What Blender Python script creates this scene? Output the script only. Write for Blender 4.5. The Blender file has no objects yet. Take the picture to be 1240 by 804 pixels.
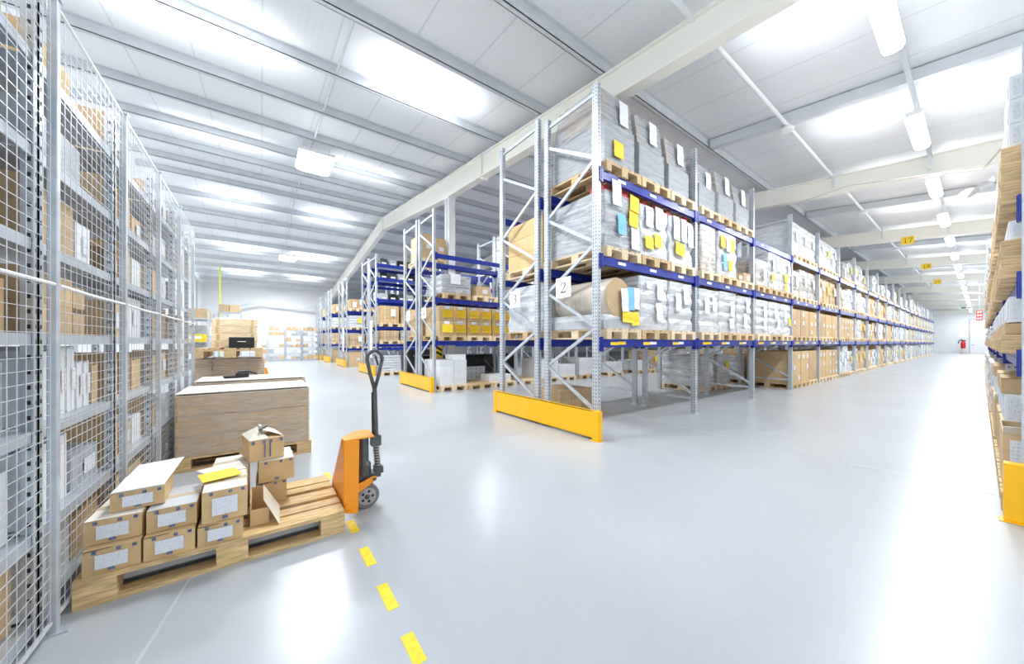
import bpy, bmesh, math, random
from mathutils import Vector, Matrix
PI = math.pi
SC = bpy.context.scene
COL = SC.collection
RNG = random.Random(7)
ORD = ['first', 'second', 'third', 'fourth', 'fifth', 'sixth', 'seventh', 'eighth', 'ninth', 'tenth', 'eleventh', 'twelfth', 'thirteenth',
       'fourteenth', 'fifteenth', 'sixteenth', 'seventeenth', 'eighteenth', 'nineteenth', 'twentieth', 'twenty-first', 'twenty-second']

# ------------------------------------------------------------------ materials
MATS = {}


def nodes_of(name):
    m = bpy.data.materials.new(name)
    m.use_nodes = True
    nt = m.node_tree
    b = nt.nodes['Principled BSDF']
    MATS[name] = m
    return m, nt, b


def mat(name, col, rough=.5, metal=0., var=0., scale=6., stretch=(1, 1, 1), bump=0., rnd=0., spec=.5, emit=None, es=0.):
    m, nt, b = nodes_of(name)
    b.inputs['Roughness'].default_value = rough
    b.inputs['Metallic'].default_value = metal
    b.inputs['Specular IOR Level'].default_value = spec
    b.inputs['Base Color'].default_value = (*col, 1)
    if emit:
        b.inputs['Emission Color'].default_value = (*emit, 1)
        b.inputs['Emission Strength'].default_value = es
    last = None
    if var or bump:
        tc = nt.nodes.new('ShaderNodeTexCoord')
        mp = nt.nodes.new('ShaderNodeMapping')
        mp.inputs['Scale'].default_value = stretch
        nz = nt.nodes.new('ShaderNodeTexNoise')
        nz.inputs['Scale'].default_value = scale
        nz.inputs['Detail'].default_value = 4
        nt.links.new(tc.outputs['Object'], mp.inputs[0])
        nt.links.new(mp.outputs[0], nz.inputs['Vector'])
        if var:
            cr = nt.nodes.new('ShaderNodeValToRGB')
            cr.color_ramp.elements[0].position = .3
            cr.color_ramp.elements[1].position = .7
            cr.color_ramp.elements[0].color = (*[max(0, c * (1 - var)) for c in col], 1)
            cr.color_ramp.elements[1].color = (*[min(1, c * (1 + var)) for c in col], 1)
            nt.links.new(nz.outputs['Fac'], cr.inputs[0])
            last = cr.outputs[0]
        if bump:
            bp = nt.nodes.new('ShaderNodeBump')
            bp.inputs['Strength'].default_value = bump
            bp.inputs['Distance'].default_value = .02
            nt.links.new(nz.outputs['Fac'], bp.inputs['Height'])
            nt.links.new(bp.outputs[0], b.inputs['Normal'])
    if rnd:
        oi = nt.nodes.new('ShaderNodeObjectInfo')
        mr = nt.nodes.new('ShaderNodeMapRange')
        mr.inputs['To Min'].default_value = 1 - rnd
        mr.inputs['To Max'].default_value = 1 + rnd
        hs = nt.nodes.new('ShaderNodeHueSaturation')
        nt.links.new(oi.outputs['Random'], mr.inputs['Value'])
        nt.links.new(mr.outputs[0], hs.inputs['Value'])
        if last:
            nt.links.new(last, hs.inputs['Color'])
        else:
            hs.inputs['Color'].default_value = (*col, 1)
        last = hs.outputs[0]
    if last:
        nt.links.new(last, b.inputs['Base Color'])
    return m


def film(name, col, lo, hi, rough=.22, bump=.32, fz=5):
    """stretch film: streaky, partly clear, glossy"""
    m, nt, b = nodes_of(name)
    b.inputs['Roughness'].default_value = rough
    b.inputs['Base Color'].default_value = (*col, 1)
    tc = nt.nodes.new('ShaderNodeTexCoord')
    mp = nt.nodes.new('ShaderNodeMapping')
    mp.inputs['Scale'].default_value = (.8, .8, fz)
    mp.inputs['Rotation'].default_value = (.12, .1, 0)
    nz = nt.nodes.new('ShaderNodeTexNoise')
    nz.inputs['Scale'].default_value = 4
    nz.inputs['Detail'].default_value = 3
    nz.inputs['Distortion'].default_value = .8
    bp = nt.nodes.new('ShaderNodeBump')
    bp.inputs['Strength'].default_value = bump
    bp.inputs['Distance'].default_value = .03
    mr = nt.nodes.new('ShaderNodeMapRange')
    mr.inputs['From Min'].default_value = .35
    mr.inputs['From Max'].default_value = .65
    mr.inputs['To Min'].default_value = lo
    mr.inputs['To Max'].default_value = hi
    tr = nt.nodes.new('ShaderNodeBsdfTransparent')
    mx = nt.nodes.new('ShaderNodeMixShader')
    out = nt.nodes['Material Output']
    L = nt.links.new
    L(tc.outputs['Object'], mp.inputs[0]); L(mp.outputs[0], nz.inputs['Vector'])
    L(nz.outputs['Fac'], bp.inputs['Height']); L(bp.outputs[0], b.inputs['Normal'])
    L(nz.outputs['Fac'], mr.inputs['Value']); L(mr.outputs[0], mx.inputs[0])
    L(tr.outputs[0], mx.inputs[1]); L(b.outputs[0], mx.inputs[2]); L(mx.outputs[0], out.inputs['Surface'])
    return m


def lined(name, col, ink, freq, axis, duty=.45):
    """paper with rows of small print: noise words on ruled rows"""
    m, nt, b = nodes_of(name)
    b.inputs['Roughness'].default_value = .6
    tc = nt.nodes.new('ShaderNodeTexCoord')
    sx = nt.nodes.new('ShaderNodeSeparateXYZ')
    L = nt.links.new
    L(tc.outputs['Generated'], sx.inputs[0])

    def mth(op, a, v=None):
        n = nt.nodes.new('ShaderNodeMath'); n.operation = op
        L(a, n.inputs[0])
        if v is not None:
            if hasattr(v, 'default_value'):
                L(v, n.inputs[1])
            else:
                n.inputs[1].default_value = v
        return n.outputs[0]
    row = mth('LESS_THAN', mth('FRACT', mth('MULTIPLY', sx.outputs[axis], freq)), duty)
    mp = nt.nodes.new('ShaderNodeMapping')
    mp.inputs['Scale'].default_value = (13, 13, freq)
    nz = nt.nodes.new('ShaderNodeTexNoise'); nz.inputs['Scale'].default_value = 1.3
    L(tc.outputs['Generated'], mp.inputs[0]); L(mp.outputs[0], nz.inputs['Vector'])
    word = mth('GREATER_THAN', nz.outputs['Fac'], .54)
    f = mth('MULTIPLY', mth('MULTIPLY', row, word), .5)
    mx = nt.nodes.new('ShaderNodeMix'); mx.data_type = 'RGBA'
    L(f, mx.inputs[0]); mx.inputs[6].default_value = (*col, 1); mx.inputs[7].default_value = (*ink, 1)
    L(mx.outputs[2], b.inputs['Base Color'])
    return m


mat('galv', (.56, .60, .65), .38, .45, .14, 9, bump=.03)
mat('galv_shelf', (.52, .56, .61), .42, .3, .08, 5)
mat('mesh_wire', (.72, .75, .79), .35, .3)
mat('hole', (.05, .055, .06), .8)
mat('blue', (.008, .03, .31), .3, 0, .12, 5, rnd=.08)
mat('wood', (.66, .47, .25), .72, 0, .28, 9, (1, 9, 9), .1, rnd=.14)
mat('wood_pale', (.84, .66, .43), .7, 0, .2, 8, (1, 8, 8), .08, rnd=.12)
mat('wood_front', (.70, .48, .23), .7, 0, .3, 8, (1.2, 9, 9), .12, rnd=.1)
mat('carton', (.58, .41, .23), .75, 0, .08, 12, rnd=.14)
mat('carton_light', (.68, .47, .235), .75, 0, .06, 14, rnd=.06)
mat('roll_paper', (.60, .54, .46), .28, 0, .1, 3, (1, 6, 1), .12)
mat('carton_inner', (.72, .66, .55), .75, 0, .05, 14)
mat('carton_top', (.80, .76, .68), .7, 0, .05, 8)
mat('carton_dark', (.36, .23, .12), .8, 0, .12, 10, rnd=.15)
mat('white_box', (.80, .82, .84), .55, 0, .04, 10, rnd=.06)
mat('grey_box', (.42, .44, .47), .5, 0, .12, 8, rnd=.12)
mat('tape', (.62, .52, .36), .25, 0)
mat('tape_white', (.8, .8, .78), .3, 0)
mat('tape_blue', (.12, .15, .30), .5, 0, .5, 60)
mat('yellow_guard', (.95, .50, .003), .4, 0, .05, 3)
mat('yellow_tape', (.93, .66, .02), .6, 0, .12, 22)
mat('orange', (.95, .33, .008), .35, 0, .06, 4)
mat('black', (.012, .012, .014), .45, 0, .3, 20)
mat('dark_metal', (.10, .105, .11), .38, .5, .2, 12)
mat('rubber', (.19, .19, .19), .65, 0, .2, 20)
mat('wheel_grey', (.36, .36, .36), .5, 0, .15, 20)
mat('red', (.62, .02, .02), .45)
mat('red_goods', (.50, .03, .04), .5, 0, .2, 9)
mat('green', (.06, .24, .12), .5)
mat('blue_plastic', (.02, .10, .62), .4)
mat('cream', (.92, .90, .82), .5, 0, .02, 2)
mat('white_paint', (.84, .85, .86), .5, 0, .02, 2)
mat('purlin', (.68, .71, .74), .42, .25, .05, 3)
mat('grey_trim', (.5, .53, .56), .5, .1)
mat('print_black', (.03, .03, .03), .7)
mat('sign_white', (.86, .87, .88), .45)
mat('tag_yellow', (.95, .62, .01), .5)
mat('paper_blank', (.86, .87, .88), .6)
mat('sack', (.60, .61, .62), .5, 0, .12, 6, bump=.25, rnd=.1)
mat('lime_yellow', (.86, .88, .04), .5)
mat('lamp_glow', (1, 1, 1), .5, emit=(.93, .97, 1), es=9)
lined('paper', (.86, .88, .90), (.4, .42, .46), 16, 2, .35)
lined('paper_yellow', (.98, .70, .03), (.7, .45, .02), 9, 2, .3)
lined('paper_blue', (.22, .55, .85), (.1, .28, .5), 9, 2, .3)
lined('ship_label', (.80, .83, .88), (.3, .33, .4), 11, 2, .4)
lined('list_label', (.70, .73, .78), (.28, .30, .36), 12, 2, .5)
lined('red_print', (.80, .82, .84), (.75, .03, .06), 5, 2, .6)
film('film_clear', (.66, .68, .71), .35, .85)
film('film_white', (.72, .74, .77), .72, 1.0)
film('film_grey', (.56, .58, .61), .4, .7, .2, .16)
film('film_brown', (.74, .68, .62), .26, .5, .12, .4, 7)


def make_floor_mat():
    m, nt, b = nodes_of('concrete')
    L = nt.links.new
    tc = nt.nodes.new('ShaderNodeTexCoord')
    n1 = nt.nodes.new('ShaderNodeTexNoise'); n1.inputs['Scale'].default_value = .55; n1.inputs['Detail'].default_value = 6
    n2 = nt.nodes.new('ShaderNodeTexNoise'); n2.inputs['Scale'].default_value = 14; n2.inputs['Detail'].default_value = 5
    L(tc.outputs['Object'], n1.inputs['Vector']); L(tc.outputs['Object'], n2.inputs['Vector'])
    ad = nt.nodes.new('ShaderNodeMath'); ad.operation = 'MULTIPLY_ADD'
    L(n2.outputs['Fac'], ad.inputs[0]); ad.inputs[1].default_value = .3; L(n1.outputs['Fac'], ad.inputs[2])
    mx = nt.nodes.new('ShaderNodeMix'); mx.data_type = 'RGBA'
    L(ad.outputs[0], mx.inputs[0])
    mx.inputs[6].default_value = (.38, .41, .44, 1); mx.inputs[7].default_value = (.47, .50, .53, 1)
    L(mx.outputs[2], b.inputs['Base Color'])
    b.inputs['Roughness'].default_value = .26


def make_roof_mat():
    m, nt, b = nodes_of('roof_sheet')
    L = nt.links.new
    tc = nt.nodes.new('ShaderNodeTexCoord'); sx = nt.nodes.new('ShaderNodeSeparateXYZ')
    L(tc.outputs['Object'], sx.inputs[0])
    f = nt.nodes.new('ShaderNodeMath'); f.operation = 'FRACT'
    g = nt.nodes.new('ShaderNodeMath'); g.operation = 'LESS_THAN'; g.inputs[1].default_value = .03
    L(sx.outputs[0], f.inputs[0]); L(f.outputs[0], g.inputs[0])
    mx = nt.nodes.new('ShaderNodeMix'); mx.data_type = 'RGBA'
    L(g.outputs[0], mx.inputs[0]); mx.inputs[6].default_value = (.82, .84, .86, 1); mx.inputs[7].default_value = (.70, .72, .75, 1)
    L(mx.outputs[2], b.inputs['Base Color'])
    b.inputs['Roughness'].default_value = .42
    w = nt.nodes.new('ShaderNodeTexWave'); w.inputs['Scale'].default_value = 3.1; w.bands_direction = 'X'
    bp = nt.nodes.new('ShaderNodeBump'); bp.inputs['Strength'].default_value = .06; bp.inputs['Distance'].default_value = .02
    L(tc.outputs['Object'], w.inputs['Vector']); L(w.outputs['Fac'], bp.inputs['Height']); L(bp.outputs[0], b.inputs['Normal'])


make_floor_mat()
make_roof_mat()


# ------------------------------------------------------------------ mesh builder
class MB:
    def __init__(s):
        s.v = []; s.f = []; s.mi = []; s.mats = []

    def m(s, name):
        if name not in s.mats:
            s.mats.append(name)
        return s.mats.index(name)

    def add(s, vs, fs, mt):
        b = len(s.v); k = s.m(mt)
        s.v += [tuple(v) for v in vs]
        for f in fs:
            s.f.append(tuple(b + i for i in f)); s.mi.append(k)
        return s

    def box(s, x0, x1, y0, y1, z0, z1, mt, M=None, top=None):
        vs = [Vector(p) for p in ((x0, y0, z0), (x1, y0, z0), (x1, y1, z0), (x0, y1, z0), (x0, y0, z1), (x1, y0, z1), (x1, y1, z1), (x0, y1, z1))]
        if M is not None:
            vs = [M @ v for v in vs]
        fs = [(0, 3, 2, 1), (0, 1, 5, 4), (1, 2, 6, 5), (2, 3, 7, 6), (3, 0, 4, 7)]
        s.add(vs, fs, mt)
        b = len(s.v) - 8
        s.f.append((b + 4, b + 5, b + 6, b + 7)); s.mi.append(s.m(top or mt))
        return s

    def bar(s, a, b, w, h, mt):
        """rectangular bar from a to b"""
        a, b = Vector(a), Vector(b)
        d = (b - a); L = d.length; d.normalize()
        up = Vector((0, 0, 1)) if abs(d.z) < .95 else Vector((1, 0, 0))
        r = d.cross(up).normalized(); u = r.cross(d).normalized()
        vs = []
        for p in (a, b):
            for i, j in ((-1, -1), (1, -1), (1, 1), (-1, 1)):
                vs.append(p + r * (i * w / 2) + u * (j * h / 2))
        return s.add(vs, [(0, 1, 2, 3), (7, 6, 5, 4), (0, 4, 5, 1), (1, 5, 6, 2), (2, 6, 7, 3), (3, 7, 4, 0)], mt)

    def tube(s, pts, r, mt, n=8, closed=False, caps=True):
        pts = [Vector(p) for p in pts]
        rs = r if isinstance(r, (list, tuple)) else [r] * len(pts)
        rings = []
        for i, p in enumerate(pts):
            if closed:
                d = pts[(i + 1) % len(pts)] - pts[i - 1]
            else:
                d = pts[min(i + 1, len(pts) - 1)] - pts[max(i - 1, 0)]
            d.normalize()
            up = Vector((0, 0, 1)) if abs(d.z) < .9 else Vector((0, 1, 0))
            a = d.cross(up).normalized(); c = a.cross(d).normalized()
            rings.append([p + (a * math.cos(2 * PI * k / n) + c * math.sin(2 * PI * k / n)) * rs[i] for k in range(n)])
        vs = [v for R in rings for v in R]; fs = []
        m = len(pts)
        for i in range(m if closed else m - 1):
            j = (i + 1) % m
            for k in range(n):
                fs.append((i * n + k, i * n + (k + 1) % n, j * n + (k + 1) % n, j * n + k))
        if caps and not closed:
            fs.append(tuple(range(n - 1, -1, -1))); fs.append(tuple((m - 1) * n + k for k in range(n)))
        return s.add(vs, fs, mt)

    def lathe(s, prof, mt, n=24, M=None):
        vs = []; fs = []
        for (r, z) in prof:
            for k in range(n):
                v = Vector((r * math.cos(2 * PI * k / n), r * math.sin(2 * PI * k / n), z))
                vs.append(M @ v if M is not None else v)
        for i in range(len(prof) - 1):
            for k in range(n):
                fs.append((i * n + k, i * n + (k + 1) % n, (i + 1) * n + (k + 1) % n, (i + 1) * n + k))
        fs.append(tuple(range(n - 1, -1, -1))); fs.append(tuple((len(prof) - 1) * n + k for k in range(n)))
        return s.add(vs, fs, mt)

    def prism(s, poly, axis, a, b, mt):
        """polygon extruded along axis (0,1,2) from a to b; poly gives the other two coordinates in order"""
        def put(p, t):
            q = list(p); q.insert(axis, t); return Vector(q)
        n = len(poly)
        vs = [put(p, a) for p in poly] + [put(p, b) for p in poly]
        fs = [tuple(range(n - 1, -1, -1)), tuple(range(n, 2 * n))] + [(i, (i + 1) % n, n + (i + 1) % n, n + i) for i in range(n)]
        return s.add(vs, fs, mt)

    def mesh(s, name):
        me = bpy.data.meshes.new(name)
        me.from_pydata(s.v, [], s.f)
        for k in s.mats:
            me.materials.append(MATS[k])
        me.polygons.foreach_set('material_index', s.mi)
        bm = bmesh.new(); bm.from_mesh(me)
        bmesh.ops.recalc_face_normals(bm, faces=bm.faces)
        bm.to_mesh(me); bm.free()
        me.update()
        return me

    def build(s, name, parent=None, loc=(0, 0, 0), rz=0., smooth=False, bevel=0):
        o = bpy.data.objects.new(name, s.mesh(name))
        COL.objects.link(o)
        o.location = loc; o.rotation_euler = (0, 0, rz)
        if parent:
            o.parent = parent
        if smooth:
            for p in o.data.polygons:
                p.use_smooth = True
        if bevel:
            md = o.modifiers.new('edge', 'BEVEL'); md.width = bevel; md.segments = 2; md.limit_method = 'ANGLE'
        return o


def tag(o, label, cat, group=None, kind=None):
    o['label'] = label; o['category'] = cat
    if group:
        o['group'] = group
    if kind:
        o['kind'] = kind
    return o


def thing(name, label, cat, loc=(0, 0, 0), rz=0., group=None):
    o = bpy.data.objects.new(name, None)
    COL.objects.link(o)
    o.location = loc; o.rotation_euler = (0, 0, rz)
    o.empty_display_size = .2
    return tag(o, label, cat, group)


KIDS = {}


def kids(o):
    return [c for c in COL.objects if c.parent == o]


def dup(src, loc, rz=0., label=None, group=None):
    """copy of a thing with copies of its parts and sub-parts"""
    key = src.name
    if key not in KIDS:
        KIDS[key] = [(c, [g for g in src_children(c)]) for c in src_children(src)]
    r = src.copy(); COL.objects.link(r)
    r.location = loc; r.rotation_euler = (0, 0, rz)
    if label:
        r['label'] = label
    if group:
        r['group'] = group
    for c, gs in KIDS[key]:
        d = c.copy(); COL.objects.link(d); d.parent = r
        for g in gs:
            e = g.copy(); COL.objects.link(e); e.parent = d
    return r


def src_children(o):
    return list(o.children)


def struct(o, label=None, cat=None):
    o['kind'] = 'structure'
    if label:
        o['label'] = label; o['category'] = cat
    return o


# ------------------------------------------------------------------ room shell
def zroof(y):                       # underside of the purlins
    return 5.84 + .11 * (y - 3.76) if y < 16.8 else 5.84 + .11 * 13.04 - .11 * (y - 16.8)


XW0, XW1, YB = -3.4, 72.0, 33.0
mb = MB(); mb.box(-4.5, XW1 + .2, -7, YB + .2, -.2, 0, 'concrete')
struct(mb.build('floor'), 'pale grey polished concrete warehouse floor with glossy reflections', 'floor')
mb = MB()
t = .19
for (ya, yb) in ((-7, 16.8), (16.8, YB + .2)):
    za, zb = zroof(ya) + t, zroof(yb - (.0001 if yb == 16.8 else 0)) + t
    mb.add([(-4.5, ya, za), (XW1 + .2, ya, za), (XW1 + .2, yb, zb), (-4.5, yb, zb), (-4.5, ya, za + .1), (XW1 + .2, ya, za + .1), (XW1 + .2, yb, zb + .1), (-4.5, yb, zb + .1)],
           [(0, 1, 2, 3), (7, 6, 5, 4), (0, 4, 5, 1), (1, 5, 6, 2), (2, 6, 7, 3), (3, 7, 4, 0)], 'roof_sheet')
struct(mb.build('ceiling'), 'white sheet metal roof lining sloping up to the ridge', 'ceiling')
mb = MB(); mb.box(XW0 - .15, XW0, 1.0, YB, 0, 5.6, 'white_paint')
for k in range(8):
    mb.box(XW0, XW0 + .1, 4.6 + 3.6 * k, 4.72 + 3.6 * k, 0, 5.3, 'grey_trim')
struct(mb.build('wall_left'), 'white side wall with grey posts behind the caged shelving', 'wall')
mb = MB(); mb.box(XW0, XW1, YB, YB + .15, 0, 6.2, 'white_paint')
struct(mb.build('wall_back'), 'white end wall behind the small parts shelving', 'wall')
mb = MB(); mb.box(XW1, XW1 + .15, -7, YB, 0, 8, 'white_paint')
mb.box(XW1 - .25, XW1, -2, 4.5, 5.0, 5.5, 'cream')
struct(mb.build('wall_end'), 'white far wall closing the racking aisle', 'wall')
dr = struct(MB().box(XW1 - .04, XW1, -.75, .75, 0, 4.2, 'white_paint').build('door_1'), 'tall pale door at the end of the racking aisle', 'door')
mb = MB()
mb.box(XW1 - .07, XW1, .75, .85, 0, 4.3, 'grey_trim').box(XW1 - .07, XW1, -.85, -.75, 0, 4.3, 'grey_trim').box(XW1 - .07, XW1, -.75, .75, 4.2, 4.3, 'grey_trim')
mb.build('door_frame', dr)
mb = MB(); mb.box(XW1 - .1, XW1 - .04, .5, .62, 1.0, 1.06, 'dark_metal'); mb.build('door_handle', dr)


# main frames: a cream rafter with column(s), each its own object
def rafter(i, X, tagno=None):
    pts = [(-5.5, 4.55, 5.02), (1.2, 5.12, 5.56), (3.5, 5.31, 5.79), (7.74, 5.66, 6.25), (10.4, 5.86, 6.52), (16.8, 6.66, 7.26), (23.2, 5.86, 6.52), (28, 5.35, 6.02), (YB, 4.6, 5.45)]
    mb = MB()
    w = .11
    for (y0, a0, b0), (y1, a1, b1) in zip(pts, pts[1:]):
        for (p, q, r_, s_, ww) in ((a0, a0 + .03, a1, a1 + .03, w), (a0 + .03, b0 - .03, a1 + .03, b1 - .03, .04 if i else .05), (b0 - .03, b0, b1 - .03, b1, w)):
            vs = [(X - ww, y0, p), (X + ww, y0, p), (X + ww, y1, r_), (X - ww, y1, r_), (X - ww, y0, q), (X + ww, y0, q), (X + ww, y1, s_), (X - ww, y1, s_)]
            mb.add(vs, [(0, 3, 2, 1), (4, 5, 6, 7), (0, 1, 5, 4), (1, 2, 6, 5), (2, 3, 7, 6), (3, 0, 4, 7)], 'cream')
    for yy in (7.74, 16.8):
        z0 = [a for (y, a, b) in pts if y == yy][0]; z1 = [b for (y, a, b) in pts if y == yy][0]
        mb.box(X - w, X + w, yy - .02, yy + .02, z0 - .06, z1, 'cream')
    o = mb.build('roof_beam')
    struct(o, f'cream steel roof rafter, {ORD[i]} from the camera along the racking aisle', 'beam')
    mb = MB()
    mb.box(X - .11, X + .11, 9.62, 9.66, 0, 5.8, 'white_paint').box(X - .11, X + .11, 9.86, 9.9, 0, 5.8, 'white_paint').box(X - .02, X + .02, 9.66, 9.86, 0, 5.8, 'white_paint')
    mb.box(X - .16, X + .16, 9.56, 9.96, 0, .02, 'white_paint').box(X - .13, X + .13, 9.58, 9.94, 5.76, 5.8, 'white_paint')
    if i < 3:
        struct(mb.build('column'), f'white steel column under the {ORD[i]} rafter, between back-to-back racks', 'column')
    return o


FX = [4.75 + 7.45 * k for k in range(9)]
for i, X in enumerate(FX):
    rafter(i, X)
PY = [3.76 + 1.62 * k for k in range(18)]
for k, y in enumerate(PY):
    if y > YB - .4:
        break
    x1 = XW1 if k in (0, 1) else 28
    z = zroof(y)
    mb = MB()
    mb.box(XW0, x1, y - .03, y - .02, z, z + .2, 'purlin').box(XW0, x1, y - .03, y + .05, z, z + .012, 'purlin').box(XW0, x1, y - .1, y - .02, z + .18, z + .195, 'purlin')
    mb.box(XW0, x1, y + .04, y + .05, z, z + .03, 'purlin')
    struct(mb.build('roof_purlin'), f'grey roof purlin, {ORD[k]} from the racking aisle', 'beam')
# mid rafters of the right-hand bays
for k in range(8):
    X = FX[k] + 3.72
    mb = MB()
    mb.add([(X - .08, -5.5, zroof(-5.5) - .02), (X + .08, -5.5, zroof(-5.5) - .02), (X + .08, 3.7, zroof(3.7) - .02), (X - .08, 3.7, zroof(3.7) - .02),
            (X - .08, -5.5, zroof(-5.5) + .17), (X + .08, -5.5, zroof(-5.5) + .17), (X + .08, 3.7, zroof(3.7) + .17), (X - .08, 3.7, zroof(3.7) + .17)],
           [(0, 3, 2, 1), (4, 5, 6, 7), (0, 1, 5, 4), (1, 2, 6, 5), (2, 3, 7, 6), (3, 0, 4, 7)], 'purlin')
    struct(mb.build('secondary_rafter'), f'grey secondary rafter between cream rafters, {ORD[k]} along the racking aisle', 'beam')
# pipe with detectors
mb = MB(); z = zroof(2.28) - .03
mb.tube([(-2, 2.28, z), (XW1, 2.28, z)], .035, 'white_paint', 10)
pipe = thing('sprinkler_pipe', 'thin white pipe with round detectors running along under the roof', 'pipe', (0, 0, 0))
mb.build('pipe', pipe, smooth=True)
for k in range(8):
    X = FX[k] + 3.72
    mb = MB(); mb.lathe([(.09, 0), (.12, .02), (.12, .05), (.06, .1)], 'white_paint', 16)
    mb.build('detector', pipe, (X, 2.28, z - .13))
# bridging rods between left purlins
for k in range(1, 12):
    y0, y1 = PY[k], PY[k + 1]
    mb = MB(); mb.tube([(1.12, y0 + .05, zroof(y0) + .09), (1.12, y1 - .03, zroof(y1) + .06)], .022, 'purlin', 8)
    struct(mb.build('purlin_brace'), f'grey bridging rod between the {ORD[k]} and {ORD[k+1]} purlins', 'brace')
# hanging struts of right rafters
for k in range(1, 6):
    for (yy, nm) in ((2.25, 'pipe'), (.66, 'lamp rail')):
        X = FX[k] - .25
        z0 = zroof(yy) - .35
        mb = MB(); mb.bar((X, yy, z0), (X, yy, zroof(yy) + .15), .05, .05, 'purlin')
        struct(mb.build('hanger_strut'), f'short grey hanger below the roof by the {nm}, at the {ORD[k]} cream rafter', 'strut')
# gable frame on the back wall
mb = MB()
mb.box(-2.0, -1.9, 31.9, 32.0, 0, 3.95, 'grey_trim').box(3.6, 3.7, 31.9, 32.0, 0, 4.4, 'grey_trim')
mb.bar((-2.4, 31.95, 3.72), (.3, 31.95, 4.42), .08, .12, 'grey_trim').bar((.3, 31.95, 4.42), (3.9, 31.95, 4.12), .08, .12, 'grey_trim')
struct(mb.build('trim_1'), 'grey shallow-gabled steel frame standing before the back wall', 'frame')

# floor joints
for j, (a, b, w) in enumerate((((-.41, 2.0), (-.31, 2.62), .014), ((.9, 3.93), (3.55, 3.97), .012), ((4.9, -2.5), (5.15, 1.3), .012), ((5.15, 1.3), (5.6, 8.2), .01))):
    mb = MB(); mb.bar((*a, .0006), (*b, .0006), w, .002, 'grey_trim')
    struct(mb.build(f'trim_{j+2}'), 'thin grey saw-cut joint in the concrete floor', 'joint')
# yellow dashes
for k, (ya, yb) in enumerate(((2.53, 2.72), (2.1, 2.31), (1.69, 1.9), (1.34, 1.51), (.95, 1.13), (3.66, 3.86))):
    mb = MB(); mb.box(.495, .55, ya, yb, 0, .0015, 'yellow_tape')
    tag(mb.build('tape_mark'), ['yellow tape dash on the floor touching the pallet truck', 'yellow floor dash, second from the pallet truck', 'yellow floor dash, third from the pallet truck',
                                'yellow floor dash, fourth from the pallet truck at the picture edge', 'yellow floor dash, fifth from the pallet truck', 'yellow floor dash behind the pallet truck beside the wrapped crates'][k],
        'floor marking', 'yellow tape dashes on the floor')


# ------------------------------------------------------------------ lamps
def rail_lamp():
    t = thing('ceiling_lamp', 'x', 'lamp', (0, 0, 0), 0, 'linear lamps over the racking aisle')
    mb = MB(); mb.box(-.72, .72, -.09, .09, 0, .08, 'white_paint'); mb.build('housing', t, bevel=.01)
    mb = MB(); mb.prism([(-.08, 0), (-.105, -.03), (-.08, -.085), (0, -.105), (.08, -.085), (.105, -.03), (.08, 0)], 0, -.7, .7, 'lamp_glow'); mb.build('diffuser', t)
    for x in (-.5, .5):
        MB().tube([(x, 0, .09), (x, 0, .34)], .012, 'purlin').build('hanger', t)
    return t


def area(name, loc, sx, sy, power, rot=(0, 0, 0), col=(.93, .965, 1), spread=PI):
    l = bpy.data.lights.new(name, 'AREA'); l.shape = 'RECTANGLE'; l.size = sx; l.size_y = sy; l.energy = power; l.color = col; l.spread = spread
    o = bpy.data.objects.new(name, l); COL.objects.link(o); o.location = loc; o.rotation_euler = rot
    return o


def point(name, loc, power, r=.25, col=(.93, .965, 1)):
    l = bpy.data.lights.new(name, 'POINT'); l.energy = power; l.shadow_soft_size = r; l.color = col
    o = bpy.data.objects.new(name, l); COL.objects.link(o); o.location = loc
    return o


LX = [5.85 + 3.72 * k for k in range(18)]
LY, LZ = .66, 5.12
lamp0 = rail_lamp()
for k, X in enumerate(LX):
    lab = f'bright linear lamp over the racking aisle, {ORD[k]} from the camera'
    if k == 0:
        o = lamp0; o.location = (X, LY, LZ); o['label'] = lab
    else:
        o = dup(lamp0, (X, LY, LZ), 0, lab)
    if k < 18:
        area('lamp_light', (X, LY, LZ - .13), 1.3, .25, 95)
        point('lamp_glow', (X, LY, LZ - .2), 26)
    for sgn in (-1, 1):
        if k < 9:
            area('lamp_uplight', (X, LY + sgn * 1.0, LZ - .3 + sgn * .1), 1.0, .2, 3.6, (PI + sgn * .25, 0, 0), spread=2.0)
mb = MB(); mb.box(3, XW1, LY - .03, LY + .03, LZ + .34, LZ + .4, 'grey_trim')
struct(mb.build('lamp_rail'), 'long grey rail carrying the aisle lamps', 'rail')


def hall_lamp():
    t = thing('hall_lamp', 'x', 'lamp', (0, 0, 0), 0, 'square lamps under the hall ridge')
    mb = MB(); mb.box(-.42, .42, -.55, .55, 0, .08, 'white_paint'); mb.build('housing', t, bevel=.01)
    mb = MB(); mb.prism([(-.4, 0), (-.42, -.05), (-.3, -.1), (.3, -.1), (.42, -.05), (.4, 0)], 1, -.52, .52, 'lamp_glow'); mb.build('diffuser', t)
    for x in (-.3, .3):
        for y in (-.4, .4):
            MB().tube([(x, y, .08), (x, y, .3)], .01, 'purlin', 6).build('hanger', t)
    return t


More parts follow.
